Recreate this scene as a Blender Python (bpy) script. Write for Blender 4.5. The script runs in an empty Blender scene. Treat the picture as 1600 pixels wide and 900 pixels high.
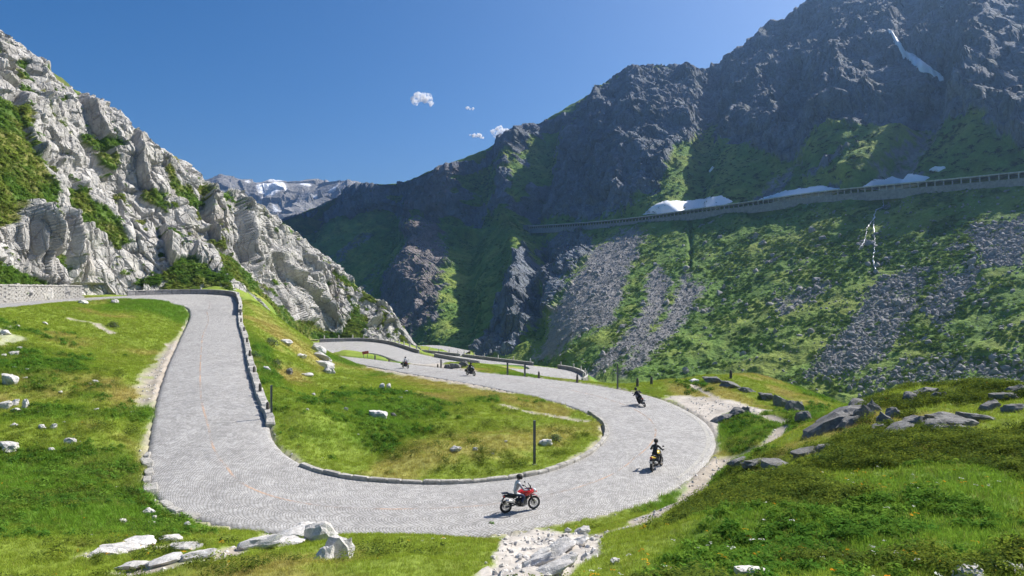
import bpy, bmesh, math, random
import numpy as np
from mathutils import Vector, Matrix, Euler

random.seed(7)
rng = np.random.default_rng(11)
scene = bpy.context.scene
COL = scene.collection

# ------------------------------------------------------------------ camera, sky, sun, exposure
FPX, CZ = 1043.0, 11.0            # focal length in px of a 1600 px wide frame, camera height above the hairpin
SUN_AZ, SUN_EL = 62.0, 46.5       # azimuth from +Y towards +X
cam_data = bpy.data.cameras.new('camera')
cam_data.sensor_width = 36.0
cam_data.lens = 36.0 * FPX / 1600.0
cam_data.clip_start = 0.1
cam_data.clip_end = 20000.0
cam = bpy.data.objects.new('camera', cam_data)
cam.location = (0, 0, CZ)
cam.rotation_euler = (math.radians(90), 0, 0)
COL.objects.link(cam)
scene.camera = cam

world = bpy.data.worlds.new('World')
scene.world = world
world.use_nodes = True
wn = world.node_tree.nodes
wl = world.node_tree.links
sky = wn.new('ShaderNodeTexSky')
sky.sky_type = 'NISHITA'
sky.sun_disc = False
sky.sun_elevation = math.radians(SUN_EL)
sky.sun_rotation = math.radians(SUN_AZ)
sky.altitude = 2000.0
sky.air_density = 1.0
sky.dust_density = 10.0
sky.ozone_density = 4.0
bg = wn['Background']
bg.inputs['Strength'].default_value = 0.085
hs = wn.new('ShaderNodeHueSaturation')
hs.inputs['Saturation'].default_value = 1.36       # clear polarised mountain air
wl.new(sky.outputs[0], hs.inputs['Color'])
wl.new(hs.outputs[0], bg.inputs['Color'])

sun_data = bpy.data.lights.new('sun', 'SUN')
sun_data.energy = 5.0
sun_data.angle = math.radians(0.53)
sun_data.color = (1.0, 0.95, 0.87)
sun = bpy.data.objects.new('sun', sun_data)
a_, e_ = math.radians(SUN_AZ), math.radians(SUN_EL)
SUN_DIR = Vector((math.sin(a_) * math.cos(e_), math.cos(a_) * math.cos(e_), math.sin(e_)))
sun.rotation_euler = SUN_DIR.to_track_quat('Z', 'Y').to_euler()
sun.location = (200, 100, 300)
COL.objects.link(sun)

vs = scene.view_settings
vs.view_transform = 'Standard'
vs.look = 'None'
vs.exposure = 0.62
vs.gamma = 1.0
vs.use_curve_mapping = False
scene.cycles.use_denoising = True
scene.cycles.use_adaptive_sampling = True
scene.cycles.adaptive_threshold = 0.02
scene.cycles.max_bounces = 5
scene.cycles.diffuse_bounces = 2
scene.cycles.glossy_bounces = 2
scene.cycles.transmission_bounces = 2
scene.cycles.volume_bounces = 3
scene.cycles.transparent_max_bounces = 6

# ------------------------------------------------------------------ small maths
def P(px, py, d):
    return np.array([d * (px - 800) / FPX, d, CZ + (450 - py) * d / FPX])
def Pz(px, py, z):
    return P(px, py, (CZ - z) * FPX / (py - 450.0))
def Pd(px, d, z):
    return np.array([d * (px - 800) / FPX, d, z])
def project(p):
    y = np.maximum(p[..., 1], 0.5)
    return 800 + p[..., 0] / y * FPX, 450 - (p[..., 2] - CZ) / y * FPX
def sstep(a, b, x):
    t = np.clip((x - a) / (b - a), 0, 1)
    return t * t * (3 - 2 * t)
def hermite(xs, ys, xq):
    xs = np.asarray(xs, float); ys = np.asarray(ys, float); xq = np.asarray(xq, float)
    n = len(xs)
    dy = np.diff(ys, axis=0) / np.diff(xs).reshape(-1, *([1] * (ys.ndim - 1)))
    m = np.empty_like(ys)
    m[0], m[-1] = dy[0], dy[-1]
    h = np.diff(xs)
    w = (h[:-1] / (h[:-1] + h[1:])).reshape(-1, *([1] * (ys.ndim - 1)))
    m[1:-1] = dy[:-1] * (1 - w) + dy[1:] * w
    i = np.clip(np.searchsorted(xs, xq) - 1, 0, n - 2)
    hh = (xs[i + 1] - xs[i]); t = (xq - xs[i]) / hh
    t = np.clip(t, 0, 1)
    sh = (-1,) + (1,) * (ys.ndim - 1)
    t = t.reshape(sh); hh = hh.reshape(sh)
    return (2*t**3-3*t**2+1)*ys[i] + (t**3-2*t**2+t)*hh*m[i] + (-2*t**3+3*t**2)*ys[i+1] + (t**3-t**2)*hh*m[i+1]

def hash3(ix, iy, iz, seed):
    h = (ix.astype(np.uint32) * np.uint32(374761393) + iy.astype(np.uint32) * np.uint32(668265263)
         + iz.astype(np.uint32) * np.uint32(2246822519) + np.uint32((seed * 3266489917) & 0xffffffff))
    h = (h ^ (h >> np.uint32(15))) * np.uint32(2246822519)
    h = (h ^ (h >> np.uint32(13))) * np.uint32(3266489917)
    return h ^ (h >> np.uint32(16))
def h01(h):
    return (h & np.uint32(0xffffff)).astype(np.float32) / np.float32(0xffffff)
def vnoise(p, seed=0):
    p = p.astype(np.float32)
    f = np.floor(p); t = p - f; i = f.astype(np.int64)
    t = t * t * t * (t * (t * 6 - 15) + 10)
    out = 0
    for dx in (0, 1):
        wx = t[..., 0] if dx else 1 - t[..., 0]
        for dy in (0, 1):
            wy = t[..., 1] if dy else 1 - t[..., 1]
            for dz in (0, 1):
                wz = t[..., 2] if dz else 1 - t[..., 2]
                out = out + wx * wy * wz * h01(hash3(i[..., 0] + dx, i[..., 1] + dy, i[..., 2] + dz, seed))
    return out * 2 - 1
RM = np.array([[0.36, 0.48, -0.8], [-0.8, 0.6, 0.0], [0.48, 0.64, 0.6]])
def fbm(p, oct=4, seed=0, gain=0.5):
    s, a, tot = 0, 1.0, 0
    q = p
    for k in range(oct):
        s = s + a * vnoise(q, seed + k * 17)
        tot += a; a *= gain
        q = (q @ RM) * 2.03 + 3.7
    return s / tot
def ridged(p, oct=4, seed=0):
    s, a, tot = 0, 1.0, 0
    q = p
    for k in range(oct):
        s = s + a * (1 - 2 * np.abs(vnoise(q, seed + k * 13)))
        tot += a; a *= 0.5
        q = (q @ RM) * 2.03 + 1.3
    return s / tot
def facet(p, seed=0, tilt=1.6):
    """blocky rock: every Voronoi cell gets its own offset and tilt; returns height, crack distance, cell random"""
    p = p.astype(np.float32)
    b = np.floor(p - 0.5).astype(np.int64)
    f1 = np.full(p.shape[:-1], 9., np.float32); f2 = f1.copy()
    val = np.zeros_like(f1); rid = np.zeros_like(f1)
    for dx in (0, 1):
        for dy in (0, 1):
            for dz in (0, 1):
                ix, iy, iz = b[..., 0] + dx, b[..., 1] + dy, b[..., 2] + dz
                h = hash3(ix, iy, iz, seed)
                h2 = hash3(ix, iy, iz, seed + 101)
                jx = h01(h) * .7 + .15; jy = h01(h >> np.uint32(8)) * .7 + .15; jz = h01(h2) * .7 + .15
                ex = p[..., 0] - ix - jx; ey = p[..., 1] - iy - jy; ez = p[..., 2] - iz - jz
                d = ex * ex + ey * ey + ez * ez
                r = h01(h2 >> np.uint32(5))
                tx = h01(hash3(ix, iy, iz, seed + 7)) - .5; ty = h01(hash3(ix, iy, iz, seed + 9)) - .5; tz = h01(hash3(ix, iy, iz, seed + 5)) - .5
                v = (r * 2 - 1) * .6 + tilt * (tx * ex + ty * ey + tz * ez)
                near = d < f1
                f2 = np.where(near, f1, np.minimum(f2, d))
                f1 = np.where(near, d, f1)
                val = np.where(near, v, val); rid = np.where(near, r, rid)
    return val, np.sqrt(f2) - np.sqrt(f1), rid

def chip(p, seed=0, tilt=1.1, k=.8):
    """fractured rock: nearly flat scallops meeting in sharp edges (lower envelope of tilted cells)"""
    p = p.astype(np.float32)
    b = np.floor(p - 0.5).astype(np.int64)
    best = np.full(p.shape[:-1], 9., np.float32); sec = best.copy()
    for dx in (0, 1):
        for dy in (0, 1):
            for dz in (0, 1):
                ix, iy, iz = b[..., 0] + dx, b[..., 1] + dy, b[..., 2] + dz
                h = hash3(ix, iy, iz, seed); h2 = hash3(ix, iy, iz, seed + 101)
                ex = p[..., 0] - ix - (h01(h) * .7 + .15); ey = p[..., 1] - iy - (h01(h >> np.uint32(8)) * .7 + .15); ez = p[..., 2] - iz - (h01(h2) * .7 + .15)
                t1 = h01(hash3(ix, iy, iz, seed + 7)) - .5; t2 = h01(hash3(ix, iy, iz, seed + 9)) - .5; t3 = h01(hash3(ix, iy, iz, seed + 5)) - .5
                v = h01(h2 >> np.uint32(5)) * .7 + tilt * (t1 * ex + t2 * ey + t3 * ez) + k * (ex * ex + ey * ey + ez * ez)
                sec = np.minimum(np.maximum(best, v), sec); best = np.minimum(best, v)
    return best * 2 - .9, sec - best
def poly_sd(px, py, poly):
    """signed distance (px, inside positive) to a polygon"""
    poly = np.asarray(poly, float)
    d = np.full(px.shape, 1e9); inside = np.zeros(px.shape, bool)
    n = len(poly)
    for i in range(n):
        x0, y0 = poly[i]; x1, y1 = poly[(i + 1) % n]
        ex, ey = x1 - x0, y1 - y0
        t = np.clip(((px - x0) * ex + (py - y0) * ey) / (ex * ex + ey * ey + 1e-9), 0, 1)
        d = np.minimum(d, np.hypot(px - x0 - t * ex, py - y0 - t * ey))
        c = ((y0 > py) != (y1 > py)) & (px < ex * (py - y0) / (ey if ey else 1e-9) + x0)
        inside ^= c
    return np.where(inside, d, -d)
def line_dist(x, y, pts):
    d = np.full(x.shape, 1e9)
    for (x0, y0), (x1, y1) in zip(pts[:-1], pts[1:]):
        ex, ey = x1 - x0, y1 - y0
        t = np.clip(((x - x0) * ex + (y - y0) * ey) / (ex * ex + ey * ey + 1e-9), 0, 1)
        d = np.minimum(d, np.hypot(x - x0 - t * ex, y - y0 - t * ey))
    return d

# ------------------------------------------------------------------ mesh helpers
def link(name, me, parent=None, mat=None):
    o = bpy.data.objects.new(name, me)
    COL.objects.link(o)
    if mat is not None and me is not None and len(me.materials) == 0:
        me.materials.append(mat)
    if parent is not None:
        o.parent = parent
    return o
def tag(o, label=None, cat=None, group=None, kind=None):
    if label: o['label'] = label
    if cat: o['category'] = cat
    if group: o['group'] = group
    if kind: o['kind'] = kind
    return o
def empty(name, loc=(0, 0, 0), rot=(0, 0, 0)):
    o = bpy.data.objects.new(name, None)
    o.location = loc; o.rotation_euler = rot
    o.empty_display_size = 0.2
    COL.objects.link(o)
    return o
def grid_mesh(name, V, cols=None, smooth=True, uv=None, colname='Col'):
    h, w = V.shape[:2]
    me = bpy.data.meshes.new(name)
    me.vertices.add(h * w)
    me.vertices.foreach_set('co', V.reshape(-1).astype(np.float32))
    idx = np.arange(h * w).reshape(h, w)
    q = np.stack([idx[:-1, :-1], idx[:-1, 1:], idx[1:, 1:], idx[1:, :-1]], -1).reshape(-1, 4)
    n = len(q)
    me.loops.add(n * 4)
    me.loops.foreach_set('vertex_index', q.reshape(-1).astype(np.int32))
    me.polygons.add(n)
    me.polygons.foreach_set('loop_start', np.arange(0, n * 4, 4, dtype=np.int32))
    me.polygons.foreach_set('use_smooth', np.full(n, smooth, dtype=bool))
    if uv is not None:
        l = me.uv_layers.new(name='UVMap')
        l.data.foreach_set('uv', uv.reshape(-1, 2)[q.reshape(-1)].reshape(-1).astype(np.float32))
    me.update(calc_edges=True)
    if cols is not None:
        a = me.color_attributes.new(colname, 'FLOAT_COLOR', 'POINT')
        c = np.ones((h * w, 4), np.float32); c[:, :cols.shape[-1]] = cols.reshape(h * w, -1)
        a.data.foreach_set('color', c.reshape(-1))
    return me
def grid_normals(V):
    du = np.gradient(V, axis=1); dv = np.gradient(V, axis=0)
    n = np.cross(du, dv)
    n /= np.linalg.norm(n, axis=-1, keepdims=True) + 1e-9
    return n

class MB:
    """collects simple shapes in one mesh"""
    def __init__(s): s.v = []; s.f = []
    def add(s, v, f):
        k = len(s.v); s.v += [tuple(p) for p in v]; s.f += [tuple(i + k for i in q) for q in f]; return s
    def box(s, c, d, rot=None, taper=1.0):
        hx, hy, hz = d[0] / 2, d[1] / 2, d[2] / 2
        v = [Vector((x * hx * (taper if z > 0 else 1), y * hy * (taper if z > 0 else 1), z * hz)) for z in (-1, 1) for x, y in ((-1, -1), (1, -1), (1, 1), (-1, 1))]
        if rot is not None:
            R = Euler(rot).to_matrix(); v = [R @ p for p in v]
        c = Vector(c)
        return s.add([p + c for p in v], [(3, 2, 1, 0), (4, 5, 6, 7), (0, 1, 5, 4), (1, 2, 6, 5), (2, 3, 7, 6), (3, 0, 4, 7)])
    def tube(s, pts, r, n=8, cap=True):
        pts = [Vector(p) for p in pts]
        rs = r if isinstance(r, (list, tuple)) else [r] * len(pts)
        v = []; f = []
        for i, p in enumerate(pts):
            t = (pts[min(i + 1, len(pts) - 1)] - pts[max(i - 1, 0)]).normalized()
            a = t.orthogonal().normalized() if abs(t.z) > .95 else t.cross(Vector((0, 0, 1))).normalized()
            b = t.cross(a)
            for k in range(n):
                an = 2 * math.pi * k / n
                v.append(p + (a * math.cos(an) + b * math.sin(an)) * rs[i])
        for i in range(len(pts) - 1):
            for k in range(n):
                f.append((i * n + k, i * n + (k + 1) % n, (i + 1) * n + (k + 1) % n, (i + 1) * n + k))
        if cap:
            f.append(tuple(range(n - 1, -1, -1))); f.append(tuple((len(pts) - 1) * n + k for k in range(n)))
        return s.add(v, f)
    def torus(s, c, R, r, n=28, m=8, flat=1.0):
        v = []; f = []
        for i in range(n):
            a = 2 * math.pi * i / n
            for k in range(m):
                b = 2 * math.pi * k / m
                rr = R + r * math.cos(b)
                v.append((c[0] + rr * math.cos(a), c[1] + r * math.sin(b) * flat, c[2] + rr * math.sin(a)))
        for i in range(n):
            for k in range(m):
                f.append((i * m + k, i * m + (k + 1) % m, ((i + 1) % n) * m + (k + 1) % m, ((i + 1) % n) * m + k))
        return s.add(v, f)
    def loft(s, sections, n=12, power=2.4):
        """sections: (x, y, z, half_y, half_z) superellipse rings along x"""
        v = []; f = []
        for (x, y, z, hy, hz) in sections:
            for k in range(n):
                a = 2 * math.pi * k / n
                c, q = math.cos(a), math.sin(a)
                v.append((x, y + hy * math.copysign(abs(c) ** (2 / power), c), z + hz * math.copysign(abs(q) ** (2 / power), q)))
        m = len(sections)
        for i in range(m - 1):
            for k in range(n):
                f.append((i * n + k, (i + 1) * n + k, (i + 1) * n + (k + 1) % n, i * n + (k + 1) % n))
        f.append(tuple(range(n))); f.append(tuple((m - 1) * n + k for k in range(n - 1, -1, -1)))
        return s.add(v, f)
    def mesh(s, name, smooth=False):
        me = bpy.data.meshes.new(name)
        me.from_pydata(s.v, [], s.f)
        me.validate()
        bm = bmesh.new(); bm.from_mesh(me)
        bmesh.ops.recalc_face_normals(bm, faces=bm.faces)
        bm.to_mesh(me); bm.free()
        if smooth:
            me.polygons.foreach_set('use_smooth', np.ones(len(me.polygons), bool))
        return me
    def build(s, name, mat, parent=None, smooth=False):
        return link(name, s.mesh(name, smooth), parent, mat)

# ------------------------------------------------------------------ materials
def new_mat(name):
    m = bpy.data.materials.new(name)
    m.use_nodes = True
    nt = m.node_tree
    return m, nt, nt.nodes, nt.links, nt.nodes['Principled BSDF']
def simple_mat(name, col, rough=0.6, metal=0.0, noise=0.12, scale=40.0):
    m, nt, N, L, b = new_mat(name)
    b.inputs['Roughness'].default_value = rough
    b.inputs['Metallic'].default_value = metal
    tc = N.new('ShaderNodeTexCoord')
    nz = N.new('ShaderNodeTexNoise'); nz.inputs['Scale'].default_value = scale; nz.inputs['Detail'].default_value = 4
    L.new(tc.outputs['Object'], nz.inputs['Vector'])
    mr = N.new('ShaderNodeMapRange'); mr.inputs['To Min'].default_value = 1 - noise; mr.inputs['To Max'].default_value = 1 + noise
    L.new(nz.outputs['Fac'], mr.inputs['Value'])
    mx = N.new('ShaderNodeVectorMath'); mx.operation = 'SCALE'
    mx.inputs[0].default_value = col[:3]
    L.new(mr.outputs[0], mx.inputs['Scale'])
    L.new(mx.outputs[0], b.inputs['Base Color'])
    return m
def noise_node(N, L, vec, scale, detail=5, rough=0.55):
    n = N.new('ShaderNodeTexNoise')
    n.inputs['Scale'].default_value = scale; n.inputs['Detail'].default_value = detail; n.inputs['Roughness'].default_value = rough
    L.new(vec, n.inputs['Vector'])
    return n
def maprange(N, L, val, a, b, c, d):
    n = N.new('ShaderNodeMapRange')
    for k, x in zip(('From Min', 'From Max', 'To Min', 'To Max'), (a, b, c, d)): n.inputs[k].default_value = x
    L.new(val, n.inputs['Value'])
    return n.outputs[0]
def mixc(N, L, fac, a, b, blend='MIX'):
    n = N.new('ShaderNodeMix'); n.data_type = 'RGBA'; n.blend_type = blend
    for sock, x in ((n.inputs[0], fac), (n.inputs[6], a), (n.inputs[7], b)):
        if isinstance(x, (int, float)): sock.default_value = x
        elif isinstance(x, tuple): sock.default_value = (*x[:3], 1)
        else: L.new(x, sock)
    return n.outputs[2]
def scalec(N, L, col, fac):
    n = N.new('ShaderNodeVectorMath'); n.operation = 'SCALE'
    L.new(col, n.inputs[0]); L.new(fac, n.inputs['Scale'])
    return n.outputs[0]

def surface_mat(name, s1, s2, bump=0.4, bdist=0.3, spread=0.35, rough=0.9, cracks=None):
    """colour comes from the vertex colours (what grows or lies there), broken up by noise at two scales"""
    m, nt, N, L, b = new_mat(name)
    at = N.new('ShaderNodeAttribute'); at.attribute_name = 'Col'
    ge = N.new('ShaderNodeNewGeometry')
    n1 = noise_node(N, L, ge.outputs['Position'], s1, 6, 0.6)
    n2 = noise_node(N, L, ge.outputs['Position'], s2, 5, 0.65)
    f1 = maprange(N, L, n1.outputs['Fac'], 0.25, 0.75, 1 - spread, 1 + spread)
    f2 = maprange(N, L, n2.outputs['Fac'], 0.25, 0.75, 1 - spread, 1 + spread)
    mu = N.new('ShaderNodeMath'); mu.operation = 'MULTIPLY'
    L.new(f1, mu.inputs[0]); L.new(f2, mu.inputs[1])
    L.new(scalec(N, L, at.outputs['Color'], mu.outputs[0]), b.inputs['Base Color'])
    b.inputs['Roughness'].default_value = rough
    b.inputs['Specular IOR Level'].default_value = 0.2
    bp = N.new('ShaderNodeBump'); bp.inputs['Strength'].default_value = bump; bp.inputs['Distance'].default_value = bdist
    ad = N.new('ShaderNodeMath'); ad.operation = 'ADD'
    L.new(n1.outputs['Fac'], ad.inputs[0]); L.new(n2.outputs['Fac'], ad.inputs[1])
    hgt = ad.outputs[0]
    if cracks:
        mp = N.new('ShaderNodeMapping'); mp.inputs['Scale'].default_value = cracks; mp.inputs['Rotation'].default_value = (.1, -.25, .3)
        dv = N.new('ShaderNodeVectorMath'); dv.operation = 'MULTIPLY_ADD'; dv.inputs[1].default_value = (1.6, 1.6, 1.6)
        L.new(n1.outputs['Color'], dv.inputs[0]); L.new(ge.outputs['Position'], dv.inputs[2])
        L.new(dv.outputs[0], mp.inputs['Vector'])
        vo = N.new('ShaderNodeTexVoronoi'); vo.feature = 'DISTANCE_TO_EDGE'; vo.inputs['Scale'].default_value = 1.0
        L.new(mp.outputs[0], vo.inputs['Vector'])
        def crk(v_):
            q_ = N.new('ShaderNodeMath'); q_.operation = 'MULTIPLY'; L.new(v_, q_.inputs[0]); L.new(at.outputs['Alpha'], q_.inputs[1]); return q_.outputs[0]
        a2 = N.new('ShaderNodeMath'); a2.operation = 'ADD'
        L.new(hgt, a2.inputs[0]); L.new(crk(maprange(N, L, vo.outputs['Distance'], 0, .07, -1.3, 0)), a2.inputs[1]); hgt = a2.outputs[0]
    L.new(hgt, bp.inputs['Height'])
    L.new(bp.outputs[0], b.inputs['Normal'])
    return m
def stone_mat(name, col, col2=(0.10, 0.10, 0.09), scale=6.0, bump=0.5, spread=0.35, lichen=0.25):
    m, nt, N, L, b = new_mat(name)
    tc = N.new('ShaderNodeTexCoord')
    ge = N.new('ShaderNodeNewGeometry')
    v = ge.outputs['Position']
    n1 = noise_node(N, L, v, scale, 8, 0.7)
    n2 = noise_node(N, L, v, scale * 0.27, 4, 0.6)
    n3 = noise_node(N, L, v, scale * 5, 3, 0.6)
    oi = N.new('ShaderNodeObjectInfo')
    f = maprange(N, L, n1.outputs['Fac'], 0.3, 0.7, 1 - spread, 1 + spread)
    g = maprange(N, L, oi.outputs['Random'], 0, 1, 0.85, 1.12)
    mu = N.new('ShaderNodeMath'); mu.operation = 'MULTIPLY'; L.new(f, mu.inputs[0]); L.new(g, mu.inputs[1])
    base = mixc(N, L, maprange(N, L, n2.outputs['Fac'], 0.52, 0.72, 0, lichen * 2), tuple(col), tuple(col2))
    L.new(scalec(N, L, base, mu.outputs[0]), b.inputs['Base Color'])
    b.inputs['Roughness'].default_value = 0.9
    b.inputs['Specular IOR Level'].default_value = 0.25
    bp = N.new('ShaderNodeBump'); bp.inputs['Strength'].default_value = bump; bp.inputs['Distance'].default_value = 0.08
    ad = N.new('ShaderNodeMath'); ad.operation = 'ADD'
    L.new(n1.outputs['Fac'], ad.inputs[0]); L.new(n3.outputs['Fac'], ad.inputs[1])
    L.new(ad.outputs[0], bp.inputs['Height']); L.new(bp.outputs[0], b.inputs['Normal'])
    return m
def leaf_mat(name, trans=0.45):
    """plants: tint is stored on every instance"""
    m, nt, N, L, b = new_mat(name)
    N.remove(b)
    at = N.new('ShaderNodeAttribute'); at.attribute_type = 'INSTANCER'; at.attribute_name = 'tint'
    oi = N.new('ShaderNodeObjectInfo')
    f = maprange(N, L, oi.outputs['Random'], 0, 1, 0.70, 1.35)
    c = scalec(N, L, at.outputs['Color'], f)
    d = N.new('ShaderNodeBsdfDiffuse'); t = N.new('ShaderNodeBsdfTranslucent')
    L.new(c, d.inputs['Color']); L.new(c, t.inputs['Color'])
    mx = N.new('ShaderNodeMixShader'); mx.inputs[0].default_value = trans
    L.new(d.outputs[0], mx.inputs[1]); L.new(t.outputs[0], mx.inputs[2])
    L.new(mx.outputs[0], N['Material Output'].inputs['Surface'])
    return m

M = {}
M['meadow'] = surface_mat('meadow', 0.9, 7.0, bump=0.3, bdist=0.06, spread=0.28)
M['cliff'] = surface_mat('granite_cliff', 0.35, 2.6, bump=0.7, bdist=0.4, spread=0.26, cracks=(.55, .55, .16))
M['mountain'] = surface_mat('mountain', 0.10, 0.7, bump=0.8, bdist=1.6, spread=0.30, cracks=(.16, .16, .05))
M['far'] = surface_mat('far_range', 0.014, 0.09, bump=0.8, bdist=8.0, spread=0.25)
M['granite'] = stone_mat('pale_granite', (0.58, 0.555, 0.52), (0.36, 0.35, 0.31))
M['dark_rock'] = stone_mat('weathered_dark_rock', (0.19, 0.185, 0.175), (0.075, 0.08, 0.06), scale=5)
M['scree'] = stone_mat('scree_stone', (0.27, 0.26, 0.255), (0.17, 0.17, 0.165), scale=1.5)
M['wallstone'] = stone_mat('wall_stone', (0.46, 0.44, 0.40), (0.28, 0.27, 0.24), scale=5, bump=0.8)
M['kerb'] = stone_mat('kerb_granite', (0.38, 0.36, 0.32), (0.20, 0.20, 0.16), scale=5)
M['parapet'] = stone_mat('shade_toned_parapet_stone', (0.26, 0.25, 0.24), (0.14, 0.14, 0.13), scale=4)  # shade on the parapet faces is put into this darker stone colour
M['concrete'] = stone_mat('grey_concrete', (0.25, 0.245, 0.24), (0.17, 0.17, 0.165), scale=0.6, bump=0.2)
M['gallery'] = stone_mat('pale_concrete', (0.45, 0.44, 0.42), (0.33, 0.32, 0.31), scale=0.6, bump=0.2)
M['leaf'] = leaf_mat('grass_blade')
M['steel'] = simple_mat('galvanised_post', (0.16, 0.17, 0.19), 0.5, 0.5)

# ------------------------------------------------------------------ roads: surveyed edge stations (travel-left edge, travel-right edge)
MAIN = [
 (Pd(-420,58,8.2), Pd(-420,48,8.1)), (Pd(-200,72,8.5), Pd(-200,60,8.4)), (Pd(0,88,8.9), Pd(0,74,8.75)), (Pd(125,112,9.3), Pd(120,95,9.1)), (Pd(250,124,9.75), Pd(210,104,9.2)),
 (Pd(320,127,9.8), Pd(264,108.5,8.7)), (Pd(361,124,9.5), Pd(289,108,8.1)), (Pd(370,115,8.5), Pd(299,106,7.5)),
 (Pz(371,490,7.0), Pz(300,490,7.0)), (Pz(378,530,4.9), Pz(285,530,4.9)), (Pz(388,585,3.4), Pz(263,585,3.4)), (Pz(399,625,2.6), Pz(251,632,2.5)),
 (Pz(411,658,1.9), Pz(244,680,1.6)), (Pz(420,690,1.3), Pz(240,727,.9)), (Pz(440,712,.9), Pz(247,759,.5)), (Pz(480,733,.5), Pz(276,790,.25)),
 (Pz(535,747,.25), Pz(340,813,.1)), (Pz(600,754,.1), Pz(440,828,0)), (Pz(680,757,0), Pz(580,836,0)), (Pz(760,753,0), Pz(730,834,0)),
 (Pz(840,742,0), Pz(880,811,0)), (Pz(900,722,0), Pz(995,784,0)), (Pz(938,697,0), Pz(1068,745,0)), (Pz(950,675,0), Pz(1110,697,0)),
 (Pz(940,656,0), Pz(1101,665,0)), (Pz(905,638,0), Pz(1070,642,0)), (Pz(850,622,-.05), Pz(1020,621,0)), (Pz(780,607,-.2), Pz(940,604,-.1)),
 (Pz(715,595,-.6), Pz(850,592,-.5)), (Pz(640,583,-1.3), Pz(760,583,-1.2)), (Pz(570,570,-2.2), Pz(690,575,-2.0)), (Pz(515,561,-2.9), Pz(640,569.5,-2.6)),
 (Pz(470,555,-3.3), Pz(585,562,-2.9)), (Pz(440,546,-3.6), Pz(530,556,-3.1)), (Pz(452,538,-3.7), Pz(513,552,-3.25)), (Pz(500,535,-3.8), Pz(530,549,-3.4)),
 (Pz(560,533.5,-3.9), Pz(580,551.5,-3.6)), (Pz(605,537.5,-4.1), Pz(615,562,-3.9)), (Pz(632,545,-4.3), Pz(640,570.5,-4.1)), (Pz(656,553,-4.6), Pz(668,574,-4.4)),
 (Pz(700,562,-5.2), Pz(720,579,-5.0)), (Pz(750,570,-6.0), Pz(765,586,-5.8)), (Pz(795,575,-6.8), Pz(820,595,-6.5)), (Pz(822,577,-7.4), Pz(872,603,-7.2)),
 (Pz(826,574,-7.9), Pz(908,598,-7.7)), (Pz(815,571,-8.4), Pz(912,588,-8.3)), (Pz(790,569.5,-8.9), Pz(890,579,-8.8)), (Pz(755,568,-9.4), Pz(830,571,-9.3)),
 (Pz(715,563.5,-10.1), Pz(760,562.5,-10.0)), (Pz(670,558.5,-10.9), Pz(710,556,-10.8)), (Pz(625,555,-11.4), Pz(650,549.5,-11.4)),
 (Pz(590,549,-11.9), Pz(600,544,-12)), (Pz(585,543,-12.3), Pz(640,540.5,-12.5)), (Pz(660,546,-12.9), Pz(680,539.5,-13)), (Pz(720,556,-13.5), Pz(735,548,-13.5))]
LST = np.array([a for a, b in MAIN]); RST = np.array([b for a, b in MAIN])
mid = (LST + RST) / 2
sacc = np.concatenate([[0], np.cumsum(np.linalg.norm(np.diff(mid, axis=0), axis=1))])
NS = 1900
sq = np.linspace(0, sacc[-1], NS)
EL = hermite(sacc, LST, sq); ER = hermite(sacc, RST, sq)
def st(k): return int(np.clip(round(float(np.interp(k, np.arange(len(sacc)), sacc)) / sacc[-1] * (NS - 1)), 0, NS - 1))   # station -> sample index
NA = 21
ua = np.linspace(0, 1, NA)
RV = EL[:, None, :] * (1 - ua)[None, :, None] + ER[:, None, :] * ua[None, :, None]
wid = np.linalg.norm(ER - EL, axis=1)
RV[..., 2] += 0.10 * (1 - (2 * ua - 1) ** 2)[None, :]          # camber
ruv = np.stack([(ua[None, :] - .5) * wid[:, None], np.broadcast_to(sq[:, None], (NS, NA))], -1)

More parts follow.
